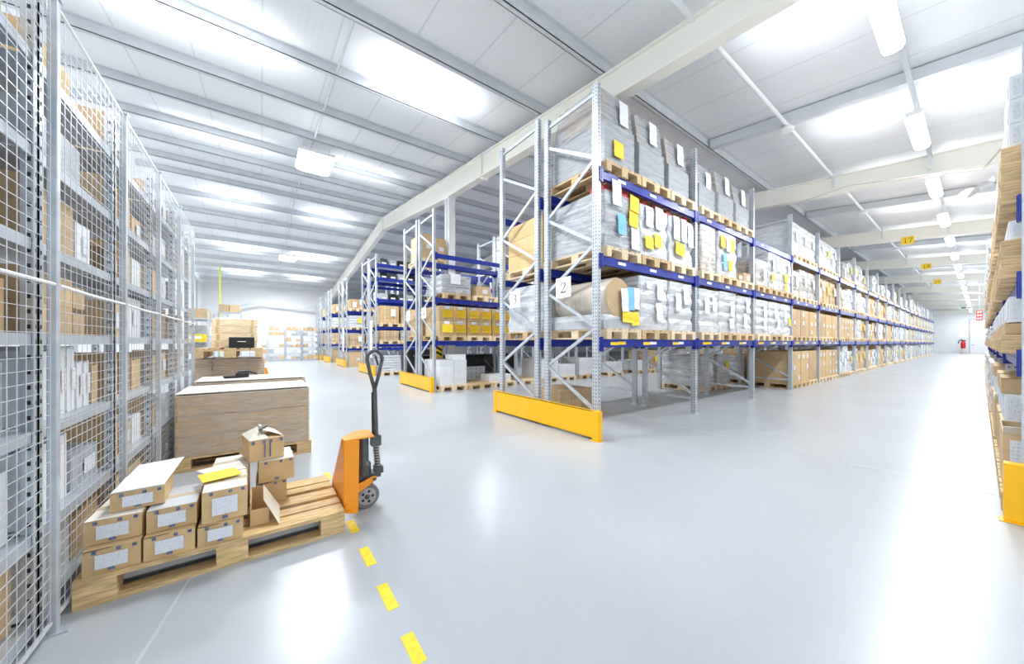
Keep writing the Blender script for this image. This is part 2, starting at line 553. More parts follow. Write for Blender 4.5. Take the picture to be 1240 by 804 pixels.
HL = [(1.2, 10.9), (1.25, 23.6)]
hl0 = hall_lamp()
for k, (x, y) in enumerate(HL):
    lab = ['big square glaring lamp hanging under the hall roof, in front of the ridge', 'square glaring lamp hanging under the hall roof, beyond the ridge'][k]
    zz = zroof(y) - .32
    if k == 0:
        hl0.location = (x, y, zz); hl0['label'] = lab
    else:
        dup(hl0, (x, y, zz), 0, lab)
for (x, y, p) in ((1.2, 10.9, 260), (1.2, 23.6, 260), (1.2, 4.5, 150), (1.2, 17.2, 240), (1.2, 29, 290)):
    area('hall_light', (x, y, zroof(y) - .5), .9, 1.0, p)
for (x, y, sx, sy, p) in ((-.9, 7.2, 2.2, .5, 60), (2.6, 6.4, 1.7, .6, 48), (-.9, 12.2, 1.9, .5, 42), (2.6, 12.0, 1.9, .5, 42), (-.9, 18.5, 1.8, .7, 48), (2.6, 18.5, 1.8, .7, 48), (-.9, 24, 1.8, .8, 48), (2.6, 24.2, 1.8, .8, 48), (-.9, 29, 1.8, .8, 40), (2.6, 29, 1.8, .8, 40)):
    area('roof_patch_fill', (x, y, zroof(y) - .5), sx, sy, p * .38, (PI, 0, 0), spread=2.2)  # added lights without fixtures, aimed up to put bright patches on the roof
for y in (2.6, 5.4):
    area('cage_fill', (-2.4, y, 4.4), .3, 1.2, 70)  # added fill behind the shelving to brighten the caged goods, no fixture
# aisles between rack rows
for (x, y) in ((8, 7), (14, 7), (20, 7), (8, 12.3), (14, 12.3), (7, 17.8), (7, 23.2)):
    area('aisle_light', (x, y, 5.3), 1.3, .3, 130)


# ------------------------------------------------------------------ pallets
def pallet_parts(m='wood'):
    """length 1.2 along X, width .8 along Y, centred; returns three builders"""
    deck, blocks, run = MB(), [], []
    for (y, w) in ((-.3275, .145), (-.18, .10), (0, .145), (.18, .10), (.3275, .145)):
        deck.box(-.6, .6, y - w / 2, y + w / 2, .122, .144, m)
    for x in (-.5275, 0, .5275):
        deck.box(x - .0725, x + .0725, -.4, .4, .1, .122, m)
    for x in (-.5275, 0, .5275):
        for y in (-.35, 0, .35):
            blocks.append(MB().box(x - .0725, x + .0725, y - (.05 if y else .0725), y + (.05 if y else .0725), .022, .1, m))
    for (y, w) in ((-.35, .1), (0, .145), (.35, .1)):
        run.append(MB().box(-.6, .6, y - w / 2, y + w / 2, 0, .022, m))
    return deck, blocks, run


def pallet_mesh(m):
    d, b, r = pallet_parts(m)
    for q in b + r:
        d.add(q.v, q.f, m)
    return d.mesh('wooden_pallet')


PM = {k: pallet_mesh(k) for k in ('wood', 'wood_pale', 'wood_front')}


def pallet(loc, label, rz=PI / 2, group='wooden pallets', m=None):
    o = bpy.data.objects.new('wooden_pallet', PM[m or RNG.choice(['wood', 'wood_pale', 'wood_pale'])])
    COL.objects.link(o)
    o.location = loc; o.rotation_euler = (0, 0, rz)
    return tag(o, label, 'pallet', group)


# ------------------------------------------------------------------ cartons
CACHE = {}


def carton_body(w, d, h, m='carton', tape='tape', seed=0):
    mb = MB(); e = .004
    # slightly bulged sides, closed flaps with a seam
    vs = []
    for z in (0, h / 2, h):
        b = .003 if 0 < z < h else 0
        for (x, y) in ((-1, -1), (0, -1), (1, -1), (1, 0), (1, 1), (0, 1), (-1, 1), (-1, 0)):
            k = b if (x == 0 or y == 0) else 0
            vs.append((x * (w / 2 + k * .4) if y else x * (w / 2 + k), y * (d / 2 + k * .4) if x else y * (d / 2 + k), z))
    fs = []
    for i in range(2):
        for k in range(8):
            fs.append((i * 8 + k, i * 8 + (k + 1) % 8, (i + 1) * 8 + (k + 1) % 8, (i + 1) * 8 + k))
    fs.append(tuple(range(7, -1, -1)))
    mb.add(vs, fs, m)
    mb.box(-w / 2, w / 2, -d / 2, -.003, h - .004, h, m).box(-w / 2, w / 2, .003, d / 2, h - .004, h, m)
    return mb


def carton(loc, w, d, h, label, m='carton', rz=0., group=None, lab=True, tape=True, cat='carton', name='carton', labm='ship_label'):
    key = (round(w, 3), round(d, 3), round(h, 3), m, lab, tape, labm)
    if key not in CACHE:
        o = carton_body(w, d, h, m).build(name)
        if tape:
            mb = MB()
            mb.box(-w / 2 - .002, w / 2 + .002, -.022, .022, h, h + .0015, 'tape')
            mb.box(-w / 2 - .005, -w / 2 - .0035, -.022, .022, h * .7, h + .0015, 'tape').box(w / 2 + .0035, w / 2 + .005, -.022, .022, h * .7, h + .0015, 'tape')
            mb.build('packing_tape', o)
        if lab:
            mb = MB(); lw, lh = min(.16, w * .45), min(.12, h * .45)
            mb.box(-lw / 2 + w * .08, lw / 2 + w * .08, -d / 2 - .010, -d / 2 - .008, h * .5 - lh / 2, h * .5 + lh / 2, labm)
            mb.build('shipping_label', o)
        CACHE[key] = o
        o.location = loc; o.rotation_euler = (0, 0, rz)
        tag(o, label, cat, group)
        return o
    o = dup(CACHE[key], loc, rz, label)
    o['category'] = cat
    if group:
        o['group'] = group
    elif 'group' in o:
        del o['group']
    return o


# ------------------------------------------------------------------ wrapped loads
def shell(w, d, h, seed, lev=7, amp=.012, waist=(), mt='film_white', rnd=.06):
    r = random.Random(seed)
    mb = MB(); n = 28
    base = []
    cr = min(.035, w * .2)
    for q, (sx, sy) in enumerate(((1, 1), (-1, 1), (-1, -1), (1, -1))):
        for k in range(4):
            a = PI / 2 * (q + k / 3)
            base.append((sx * (w / 2 - cr) + cr * math.cos(a), sy * (d / 2 - cr) + cr * math.sin(a)))
        nx = ((-1, 1), (-1, -1), (1, -1), (1, 1))[q]
        for k in range(1, 4):
            f = k / 4
            if q % 2 == 0:
                base.append(((sx * (1 - f) + nx[0] * f) * (w / 2 - cr), sy * d / 2))
            else:
                base.append((sx * w / 2, (sy * (1 - f) + nx[1] * f) * (d / 2 - cr)))
    vs = []
    zs = [h * i / lev for i in range(lev + 1)]
    for i, z in enumerate(zs):
        f = 1 - (.035 if any(abs(z - q) < h / lev * .51 for q in waist) else 0)
        for (x, y) in base:
            j = 1 + r.uniform(-1, 1) * amp / max(.2, math.hypot(x, y))
            vs.append((x * f * j, y * f * j, z + (r.uniform(-.01, .01) if 0 < i < lev else 0)))
    fs = []
    for i in range(lev):
        for k in range(n):
            fs.append((i * n + k, i * n + (k + 1) % n, (i + 1) * n + (k + 1) % n, (i + 1) * n + k))
    b = len(vs)
    for (x, y) in base:
        vs.append((x * .93, y * .93, h + r.uniform(.002, .016)))
    for k in range(n):
        fs.append((lev * n + k, lev * n + (k + 1) % n, b + (k + 1) % n, b + k))
    fs.append(tuple(b + k for k in range(n)))
    mb.add(vs, fs, mt)
    return mb


SHEET = {'w': ('paper', 'paper_sheet', None), 'y': ('paper_yellow', 'note_sheet', 'yellow sheet'), 'b': ('paper_blue', 'note_sheet', 'blue sheet')}
SHCACHE = {}


def sheet_mesh(kind, w, h, tilt):
    key = (kind, round(w, 2), round(h, 2), round(tilt, 2))
    if key not in SHCACHE:
        mb = MB(); n = 4; vs = []
        for i in range(n + 1):
            z = h * (i / n - .5)
            y = -.012 * math.sin(PI * i / n) - (.02 if i == 0 else 0)
            for x in (-w / 2, w / 2):
                c, s = math.cos(tilt), math.sin(tilt)
                vs.append((x * c - z * s, y, x * s + z * c))
        vs += [(a, b + .003, c) for (a, b, c) in vs]
        m = 2 * (n + 1)
        fs = [(2 * i, 2 * i + 1, 2 * i + 3, 2 * i + 2) for i in range(n)] + [(m + 2 * i + 2, m + 2 * i + 3, m + 2 * i + 1, m + 2 * i) for i in range(n)]
        fs += [(0, m, m + 1, 1), (2 * n, 2 * n + 1, m + 2 * n + 1, m + 2 * n)]
        fs += [(2 * i, 2 * i + 2, m + 2 * i + 2, m + 2 * i) for i in range(n)] + [(2 * i + 1, m + 2 * i + 1, m + 2 * i + 3, 2 * i + 3) for i in range(n)]
        mb.add(vs, fs, SHEET[kind][0])
        SHCACHE[key] = mb.mesh('sheet')
    return SHCACHE[key]


def stick_sheet(parent, kind, x, z, y, w=.21, h=.3, tilt=0., rz=0.):
    mt, nm, lb = SHEET[kind]
    o = bpy.data.objects.new(nm, sheet_mesh(kind, w, h, tilt))
    COL.objects.link(o); o.parent = parent; o.location = (x, y - .012, z); o.rotation_euler = (0, 0, rz)
    if lb:
        o['label'] = lb
    return o


LOADPROTO = {}


def load(loc, w, d, h, label, inner='white_box', layers=3, wrap='film_white', sheets=(), seed=0, group=None, cols=2, topm=None, name='wrapped_load', top_goods=None, key=None):
    """goods film-wrapped on a pallet: stacked layers inside, film round them, papers stuck on the front"""
    k = key
    if k and k in LOADPROTO:
        o = dup(LOADPROTO[k], loc, 0, label)
        if group:
            o['group'] = group
        return o
    t = thing(name, label, 'pallet load', loc, 0, group)
    r = random.Random(seed)
    lh = h / layers
    for i in range(layers):
        mb = MB(); cw = (w - .05) / cols
        for c in range(cols):
            for e in (0, 1):
                g = .004
                y0 = -d / 2 + .025 + e * (d - .05) / 2
                mb.box(-w / 2 + .025 + c * cw + g, -w / 2 + .025 + (c + 1) * cw - g, y0 + g, y0 + (d - .05) / 2 - g, i * lh + .002, (i + 1) * lh - .004, inner, top=(topm if i == layers - 1 else None))
        mb.build('carton_layer' if 'carton' in inner or 'box' in inner else 'sack_layer', t)
    if wrap:
        shell(w, d, h + .012, seed, max(6, layers * 3), .010, [lh * i for i in range(1, layers)], wrap).build('stretch_wrap', t)
    if top_goods:
        mb = MB()
        for q in range(5):
            x = -w / 2 + .1 + q * (w - .2) / 4; hh = r.uniform(.05, .12)
            mb.box(x - .07, x + .07, -d / 2 + .06 + r.uniform(0, .05), -d / 2 + r.uniform(.2, .3), h + .02, h + .02 + hh, top_goods)
        mb.build('top_goods', t)
    for (kd, x, z, *q) in sheets:
        sw, sh = (q[0], q[1]) if len(q) > 1 else (.19, .28)
        ti = q[2] if len(q) > 2 else 0
        stick_sheet(t, kd, x, z, -d / 2 - .012, sw, sh, ti)
    if k:
        LOADPROTO[k] = t
    return t


# ------------------------------------------------------------------ racks
LV = [1.35, 2.49, 3.67]             # tops of the beams
BEAM_H = .115
ROWY = [0, 5.45, 11.1, 16.9, 22.0, 26.0]
PITCH = 2.7


def post_mesh(h, holes):
    mb = MB()
    w, d = .09, .07
    # C section with folded lips
    mb.box(-.035, -.030, -w / 2, w / 2, 0, h, 'galv')
    mb.box(-.03, .035, -w / 2, -w / 2 + .005, 0, h, 'galv').box(-.03, .035, w / 2 - .005, w / 2, 0, h, 'galv')
    mb.box(.03, .035, -w / 2 + .005, -w / 2 + .02, 0, h, 'galv').box(.03, .035, w / 2 - .02, w / 2 - .005, 0, h, 'galv')
    mb.box(-.045, .06, -.06, .06, 0, .006, 'galv')
    if holes:
        n = int(h / .05)
        for i in range(n):
            z = .06 + i * .05
            if z > h - .03:
                break
            for y in (-.022, .022):
                mb.box(-.0356, -.0349, y - .007, y + .007, z - .008, z + .008, 'hole')
            mb.box(-.006, .008, -w / 2 - .0006, -w / 2 + .0001, z - .009, z + .009, 'hole')
    return mb.mesh('post')


PMESH = {}


def get_post(h, holes):
    k = (h, holes)
    if k not in PMESH:
        PMESH[k] = post_mesh(h, holes)
    return PMESH[k]


BRACE = {}


def brace_mesh(dep, h, flip=False):
    k = (dep, h, flip)
    if k not in BRACE:
        mb = MB()
        step = .58
        z = .35; side = 0
        a, b = .0, dep
        while z + step < h - .1:
            y0, y1 = (a, b) if side == 0 else (b, a)
            mb.bar((0, y0, z), (0, y1, z + step), .028, .045, 'galv')
            z += step; side ^= 1
        mb.bar((0, a, .28), (0, b, .28), .028, .045, 'galv')
        mb.bar((0, a, h - .12), (0, b, h - .12), .028, .045, 'galv')
        BRACE[k] = mb.mesh('upright_frame')
    return BRACE[k]


BEAMM = {}


def beam_mesh(L):
    if L not in BEAMM:
        mb = MB()
        mb.box(.045, L - .045, -.025, .025, -BEAM_H, 0, 'blue')
        mb.box(.045, L - .045, -.028, -.025, -BEAM_H * .62, -BEAM_H * .38, 'blue')
        for x in (.043, L - .043):
            mb.box(x - .006, x + .006, -.045, .03, -.17, .03, 'blue')
            mb.box(*((.006, .075) if x < 1 else (L - .075, L - .006)), -.040, -.026, -.17, .03, 'blue')
        BEAMM[L] = mb.mesh('beam')
    return BEAMM[L]


STK = {}


def sticker_mesh(c):
    if c not in STK:
        STK[c] = MB().box(-.09, .09, -.0012, 0, -.022, .022, c).mesh('location_label')
    return STK[c]


def rack(x0, yf, yr, nbays, label, rear_to, levels=LV, h=4.84, holes_to=3, stick_to=0, face=-1, front_from=0, top_from=0):
    """one run of pallet racking; yf front posts, yr rear posts"""
    t = thing('pallet_rack', label, 'pallet rack', (x0, yf, 0), 0, 'silver and blue pallet racks')
    dep = yr - yf
    for i in range(nbays + 1):
        fr = bpy.data.objects.new('upright_frame', brace_mesh(round(dep, 3), h))
        COL.objects.link(fr); fr.parent = t; fr.location = (i * PITCH, 0, 0)
        for y in (0, dep):
            p = bpy.data.objects.new('post', get_post(h, i < holes_to)); COL.objects.link(p); p.parent = fr; p.location = (0, y, 0)
            if y == dep and face < 0:
                p.rotation_euler = (0, 0, 0)
    for i in range(nbays):
        for li, z in enumerate(levels):
            for side, y in ((0, -.02), (1, dep + .02)):
                if side == 1 and i >= rear_to:
                    continue
                b = bpy.data.objects.new('beam', beam_mesh(PITCH)); COL.objects.link(b); b.parent = t
                if side == 0:
                    b.location = (i * PITCH, y, z)
                else:
                    b.location = ((i + 1) * PITCH, y, z); b.rotation_euler = (0, 0, PI)
                if side == 0 and i < stick_to:
                    for q, xx in enumerate((.5, 1.3, 2.15)):
                        s_ = bpy.data.objects.new('location_label', sticker_mesh('paper_blank' if (q + li) % 3 or li else 'tag_yellow')); COL.objects.link(s_); s_.parent = b
                        s_.location = (xx, -.0285, -.055)
                    if li == 0:
                        for xx in (.33, 1.12, 1.97):
                            s_ = bpy.data.objects.new('location_label', sticker_mesh('tag_yellow')); COL.objects.link(s_); s_.parent = b
                            s_.location = (xx, -.0285, -.062); s_['label'] = 'yellow location label'
    return t


def guard(x, y0, y1, label, h=.39):
    t = thing('rack_guard', label, 'rack guard', (x, y0, 0), 0, 'yellow rack end guards')
    L = y1 - y0
    mb = MB(); mb.box(-.02, 0, .05, L - .05, .03, h, 'yellow_guard'); mb.box(-.02, .05, .05, L - .05, h - .006, h, 'yellow_guard').box(-.02, .03, .05, L - .05, .03, .036, 'yellow_guard')
    mb.build('panel', t)
    for y in (0, L - .1):
        mb = MB(); mb.box(-.024, .065, y, y + .1, .008, h + .004, 'yellow_guard').box(-.05, .07, y - .02, y + .12, 0, .008, 'yellow_guard')
        mb.build('corner_post', t, bevel=.006)
    return t


def stroke_digit(parent, ch, size, loc, rot):
    """numeral with thick and thin strokes, in the XZ plane facing -Y"""
    P = {'1': [(.22, .8, .05), (.4, .97, .06), (.4, .03, .12), (.2, .03, .05), (.6, .03, .05)], '7': [(.08, .95, .08), (.66, .95, .08), (.3, .02, .1)], '8': [(.37, .52, .08), (.16, .68, .09), (.2, .9, .07), (.37, .97, .07), (.54, .9, .07), (.58, .68, .09), (.37, .52, .08), (.12, .3, .1), (.2, .08, .08), (.37, .02, .07), (.56, .08, .08), (.62, .3, .1), (.37, .52, .08)], '9': [(.58, .72, .1), (.5, .52, .07), (.32, .45, .06), (.14, .58, .09), (.14, .8, .09), (.3, .96, .06), (.5, .93, .07), (.6, .75, .11), (.58, .4, .1), (.42, .08, .07), (.2, .03, .05)],
         '2': [(.12, .72, .06), (.14, .86, .07), (.3, .97, .05), (.46, .97, .05), (.62, .86, .11), (.62, .7, .12), (.5, .5, .08), (.3, .28, .06), (.1, .06, .05), (.1, .05, .1), (.4, .05, .1), (.66, .05, .1), (.7, .22, .04)],
         '3': [(.12, .8, .08), (.2, .93, .05), (.38, .97, .05), (.56, .9, .1), (.58, .74, .12), (.48, .58, .07), (.3, .52, .05), (.48, .48, .07), (.62, .34, .12), (.6, .16, .11), (.44, .04, .06), (.24, .03, .05), (.1, .14, .1)],
         '4': [(.5, .02, .11), (.5, .97, .11), (.46, .97, .05), (.08, .3, .05), (.08, .28, .08), (.72, .28, .08)],
         '5': [(.62, .93, .1), (.22, .93, .08), (.18, .55, .05), (.36, .6, .06), (.58, .5, .11), (.62, .28, .12), (.48, .06, .08), (.24, .03, .06), (.1, .12, .09)]}[ch]
    mb = MB()
    for (a, b) in zip(P, P[1:]):
        va, vb = Vector((a[0], 0, a[1])), Vector((b[0], 0, b[1]))
        d = vb - va
        if d.length < 1e-4:
            continue
        n = Vector((-d.z, 0, d.x)).normalized()
        e = d.normalized() * .02
        q = [va - e + n * a[2] / 2, va - e - n * a[2] / 2, vb + e - n * b[2] / 2, vb + e + n * b[2] / 2]
        vs = [(v * size) for v in q] + [(v * size + Vector((0, -.0012, 0))) for v in q]
        vs = [(v.x - .37 * size, v.y, v.z - .5 * size) for v in vs]
        mb.add(vs, [(0, 1, 2, 3), (7, 6, 5, 4), (0, 4, 5, 1), (1, 5, 6, 2), (2, 6, 7, 3), (3, 7, 4, 0)], 'print_black')
    o = mb.build('numeral', parent)
    o.location = loc; o.rotation_euler = (0, 0, rot)
    return o


def rack_sign(x, y, z, ch, label, w=.31, h=.30):
    t = thing('row_sign', label, 'sign', (x, y, z), -PI / 2, 'white numbered row signs')   # faces -X
    MB().box(-w / 2, w / 2, 0, .004, -h / 2, h / 2, 'sign_white').build('panel', t)
    stroke_digit(t, ch, h * .52, (0, -.0006, 0), 0)
    mb = MB(); mb.box(-.05, .05, .004, .012, h / 2 - .03, h / 2 - .01, 'galv'); mb.build('bracket', t)
    return t


X0 = 3.7
rack(X0, 3.1, 4.09, 21, 'long pallet rack facing the racking aisle, carrying sign 2', 8, stick_to=5, holes_to=5)
rack(X0, 4.33, 5.36, 8, 'pallet rack standing back to back with the sign 2 rack, carrying sign 3', 8, h=4.98)
RN = ['', 'second', 'third', 'fourth', 'fifth', 'sixth']
for k in range(1, 6):
    nb = 8 if k == 1 else (5 if k == 2 else 2)
    lv = [LV, [1.35, 2.49, 3.67], [1.2, 2.0, 2.9, 3.7], [1.0, 2.0, 3.0], [1.2, 2.2, 3.2], [1.2, 2.2, 3.2]][k]
    if k == 2:
        lv = [1.25, 1.95, 3.05, 3.9, 4.45]
    rack(X0, 3.1 + ROWY[k], 4.09 + ROWY[k], nb, f'pallet rack on the aisle face of the {RN[k]} yellow-guarded row', nb, levels=lv, holes_to=2 if k == 1 else 0)
    rack(X0, 4.33 + ROWY[k], 5.36 + ROWY[k], 2, f'pallet rack at the back of the {RN[k]} yellow-guarded row', 2, levels=lv, holes_to=2 if k == 1 else 0, h=4.9)
for k in range(6):
    guard(3.575, 2.95 + ROWY[k], 5.45 + ROWY[k], ['yellow guard at the foot of the rack with signs 2 and 3', 'yellow guard at the second rack row end', 'yellow guard at the third rack row end',
                                                 'yellow guard at the fourth rack row end', 'yellow guard at the fifth rack row end', 'yellow guard at the sixth and farthest rack row end'][k], .39)
rack_sign(3.62, 3.66, 2.12, '2', 'white sign with black 2 on the rack end')
rack_sign(3.62, 4.86, 2.07, '3', 'white sign with black 3 on the rack end', .29, .29)
rack_sign(3.62, 3.62 + ROWY[1], 2.12, '4', 'white number sign on the aisle half of the second rack row end')
rack_sign(3.62, 4.86 + ROWY[1], 2.12, '5', 'white number sign on the far half of the second rack row end')
for k, (y, z, hh) in enumerate(((3.3 + ROWY[2], 1.45, 1.5), (3.3 + ROWY[3], 1.5, 1.3))):
    tag(MB().box(3.58, 3.6, y, y + .32, z - hh / 2, z + hh / 2, 'sign_white').build('notice_sign'), ['tall white notice board on the third rack row end', 'tall white notice board on the fourth rack row end'][k], 'board')

SLOT = (.52, 1.35, 2.18)
LEV = ['floor', 'lowest beams', 'middle beams', 'top beams']


def where(bay, lev, slot, ref='sign 2'):
    return f'{LEV[lev]}, {ORD[bay]} bay from {ref}, {ORD[slot]} slot'


def zlev(lev, lv=LV):
    return .0 if lev == 0 else lv[lev - 1] + .003


FAR_PALLETS = []


def rack_pallet(bay, lev, slot, y0=3.1, ref='sign 2', dx=0., x0=X0, lv=LV, depth=.99):
    x = x0 + bay * PITCH + SLOT[slot] + dx
    if bay > 2 and ref in ('sign 2', 'sign 3'):
        y0 += .1
    elif ref == 'sign 2':
        y0 += .04
    if bay > 11:
        FAR_PALLETS.append((x, y0 + depth / 2 - .02, zlev(lev, lv)))
        return (x, y0 + depth / 2 - .02, zlev(lev, lv) + .145)
    pallet((x, y0 + depth / 2 - .02, zlev(lev, lv)), f'wooden pallet, {where(bay, lev, slot, ref)}', group='pallets on the racks')
    return (x, y0 + depth / 2 - .02, zlev(lev, lv) + .145)


YC = 3.1
# ---- row 1, lowest beams
p = rack_pallet(0, 1, 0)
t = thing('wrapped_roll', 'big film-wrapped roll lying on its side above the sign 2 guard', 'roll', (p[0], p[1], p[2]), 0)
mb = MB(); mb.box(-.42, .42, -.56, .5, 0, .12, 'grey_box').box(-.36, .36, -.5, .45, .12, .2, 'white_box'); mb.build('base_goods', t)
M = Matrix.Translation((-.06, -.53, .45)) @ Matrix.Rotation(-PI / 2, 4, 'X')
MB().lathe([(.285, .004), (.298, .03), (.3, .3), (.296, .5), (.3, .8), (.296, 1.0), (.25, 1.02)], 'roll_paper', 36, M).build('roll', t, smooth=True)
M2 = Matrix.Translation((-.06, -.535, .45)) @ Matrix.Rotation(-PI / 2, 4, 'X')
MB().lathe([(.05, -.002), (.27, 0), (.285, .008), (.27, .01)], 'carton', 36, M2).build('end_disc', t)
shell(.80, 1.06, .2, 5, 5, .012, (), 'film_white').build('stretch_wrap', t)
for (kd, x, z, w, h, ti) in (('w', .03, .42, .16, .34, .06), ('b', .18, .45, .15, .34, .02), ('w', .32, .46, .13, .32, -.03), ('y', .1, .18, .26, .17, -.06), ('y', .28, .16, .2, .2, .1)):
    stick_sheet(t, kd, x, z, -.56, w, h, ti)
near = [  # bay, level, slot, width, height, inner, wrap, layers, sheets, desc
    (0, 1, 1, .80, .82, 'carton', 'film_white', 4, (('w', .12, .62, .18, .28, 0), ('w', .1, .3, .18, .27, .1), ('w', -.2, .7, .12, .12, 0)), 'film-wrapped cartons with brown end'),
    (0, 1, 2, .78, .82, 'white_box', 'film_white', 4, (('w', .12, .62, .18, .3, .08), ('w', -.14, .5, .18, .3, 0)), 'white film-wrapped stack with sheets'),
    (1, 1, 0, .78, .80, 'white_box', 'film_white', 4, (('w', -.15, .5, .18, .3, 0), ('w', .16, .55, .17, .28, 0)), 'white film-wrapped stack with sheets'),
    (1, 1, 1, .80, .82, 'carton', 'film_white', 4, (('w', .14, .5, .18, .32, 0), ('w', .1, .2, .2, .2, .05)), 'film-wrapped stack with brown corner'),
    (1, 1, 2, .76, .80, 'carton', 'film_white', 4, (('w', .1, .6, .18, .28, 0), ('w', -.02, .3, .18, .28, 0)), 'film-wrapped stack with brown top'),
    (2, 1, 0, .76, .80, 'white_box', 'film_white', 4, (('w', .1, .55, .18, .3, 0), ('w', .1, .22, .18, .25, 0)), 'white film-wrapped stack with sheets'),
    (2, 1, 1, .78, .80, 'white_box', 'film_white', 4, (('w', .0, .55, .18, .28, 0), ('w', .2, .3, .18, .28, 0)), 'white film-wrapped stack with papers'),
    (2, 1, 2, .78, .80, 'white_box', 'film_white', 4, (('w', -.1, .5, .18, .3, 0), ('y', .25, .35, .16, .2, 0)), 'white film-wrapped stack with one yellow sheet'),
    (0, 2, 0, .81, .78, 'grey_box', 'film_clear', 3, (('w', -.16, .78, .2, .36, 0), ('b', -.04, .36, .19, .3, .03), ('y', .26, .72, .22, .24, -.1), ('y', .24, .5, .22, .26, -.06), ('w', .28, .22, .2, .36, 0)), 'film-wrapped stack with blue sheet'),
    (0, 2, 1, .78, .78, 'grey_box', 'film_white', 3, (('w', -.18, .62, .19, .32, 0), ('w', .1, .64, .22, .36, 0), ('y', -.18, .22, .22, .2, 0), ('y', .06, .28, .2, .22, 0)), 'film-wrapped stack with two yellow sheets'),
    (0, 2, 2, .78, .78, 'white_box', 'film_white', 3, (('w', -.2, .6, .2, .4, 0), ('w', .04, .6, .18, .4, 0), ('w', .27, .55, .18, .4, 0), ('y', -.08, .26, .3, .22, -.08)), 'film-wrapped stack with three white sheets'),
    (1, 2, 1, .84, .88, 'white_box', 'film_white', 3, (('y', -.3, .68, .2, .24, 0), ('w', -.06, .66, .18, .3, 0), ('y', .14, .66, .18, .26, 0), ('b', -.2, .3, .16, .34, .05), ('y', .06, .24, .18, .24, 0)), 'film-wrapped load with yellow and blue notes'),
    (2, 2, 1, .80, .88, 'white_box', 'film_clear', 4, (('w', -.1, .6, .2, .3, 0), ('y', -.18, .28, .2, .2, .1), ('w', .16, .66, .2, .3, 0)), 'film-wrapped white stack with a yellow note'),
    (2, 2, 2, .80, .86, 'white_box', 'film_white', 4, (('y', -.06, .36, .28, .22, 0), ('w', .2, .6, .18, .3, 0), ('y', -.04, .12, .22, .18, 0)), 'film-wrapped white stack with two yellow notes'),
]
for n, (b, l, s_, w, h, inn, wr, ly, sh, ds) in enumerate(near):
    p = rack_pallet(b, l, s_, dx=.0)
    o = load((p[0], p[1], p[2]), w, 1.1, h, f'{ds}, {where(b, l, s_)}', inn, ly, wr, sh, 40 + n, 'wrapped loads on the sign 2 rack',
             top_goods='red_goods' if l == 2 and b == 0 else None)
# bay 2 middle level: a plain brown carton beside the noted load, low brown boxes further on
p = rack_pallet(1, 2, 0, dx=.0)
load(p, .6, 1.08, .88, 'plain tall light brown carton, ' + where(1, 2, 0), 'carton_light', 1, 'film_clear', (), 77, 'wrapped loads on the sign 2 rack', cols=1)
p = rack_pallet(1, 2, 2)
carton((p[0] - .18, p[1] - .3, p[2]), .38, .45, .17, 'low reddish-brown carton between tall wrapped loads, second bay of the sign 2 rack', 'carton_dark', group='small cartons on the sign 2 rack')
carton((p[0] + .22, p[1] - .3, p[2]), .38, .45, .22, 'light brown carton beside the low reddish one, second bay of the sign 2 rack', 'carton', group='small cartons on the sign 2 rack')
carton((p[0], p[1] + .28, p[2]), .7, .5, .62, 'grey-wrapped box behind the low brown cartons, second bay of the sign 2 rack', 'grey_box', group='small cartons on the sign 2 rack')
p = rack_pallet(2, 2, 0)
load(p, .76, 1.1, .6, 'low film-wrapped brown load, ' + where(2, 2, 0), 'carton', 2, 'film_clear', (('w', .1, .3),), 78, 'wrapped loads on the sign 2 rack')


# top beams: stepped grey bins wrapped together
def top_bin(p, label, w=.66, h1=.62, h2=.48, inner='grey_box', brown=True, sheets=(), seed=1):
    t = thing('wrapped_machine', label, 'pallet load', p, 0, 'grey wrapped machines on the top beams')
    mb = MB(); mb.box(-w / 2, w / 2, -.5, .5, 0, h1, inner); mb.build('cabinet', t, bevel=.015)
    mb = MB()
    mb.prism([(-.46, h1), (.36, h1), (.36, h1 + h2), (-.40, h1 + h2 - .02)], 0, -w / 2 + (.2 if brown else .03), w / 2 - .04, inner); mb.build('hood', t, bevel=.012)
    if brown:
        mb = MB(); mb.prism([(-.455, h1 + .06), (.3, h1 + .06), (.3, h1 + h2 - .01), (-.40, h1 + h2 - .01)], 0, -w / 2 + .02, -w / 2 + .19, 'carton'); mb.build('carton_cap', t)
    mb = MB()
    mb.add([(x * (w / 2 + .012), y, z) for (y, z) in ((-.515, 0), (-.512, h1 * .5), (-.515, h1), (-.48, h1 + .03), (-.42, h1 + h2 + .005), (.38, h1 + h2 + .012), (.515, h1), (.515, 0)) for x in (-1, 1)],
           [(2 * i, 2 * i + 1, 2 * i + 3, 2 * i + 2) for i in range(7)] + [(0, 2, 4, 12, 14), (4, 6, 8, 10, 12), (15, 13, 5, 3, 1), (13, 11, 9, 7, 5)], 'film_grey')
    mb.build('stretch_wrap', t)
    for (kd, x, z, *q) in sheets:
        stick_sheet(t, kd, x, z, -.475 if z > h1 else -.52, *(q if q else (.2, .36)))
    return t


for n, (b, s_, dx, w, h1, h2, sh) in enumerate(((0, 0, .0, .68, .62, .5, (('w', .12, .86), ('y', -.06, .26, .22, .24, 0))), (0, 1, .0, .68, .56, .5, (('w', .06, .84),)), (0, 2, .0, .64, .5, .48, (('w', .08, .78),)),
                                                (1, 0, .0, .62, .46, .44, (('w', .1, .6),)), (1, 1, .0, .68, .5, .46, (('w', .1, .74),)), (1, 2, .0, .66, .48, .42, (('w', .1, .7),)))):
    p = rack_pallet(b, 3, s_, dx=dx)
    top_bin(p, ['grey wrapped machine with yellow sheet, ', 'grey wrapped machine with one white sheet, '][min(n, 1)] + where(b, 3, s_), w, h1, h2, 'grey_box', True, sh, n + (n == 0))
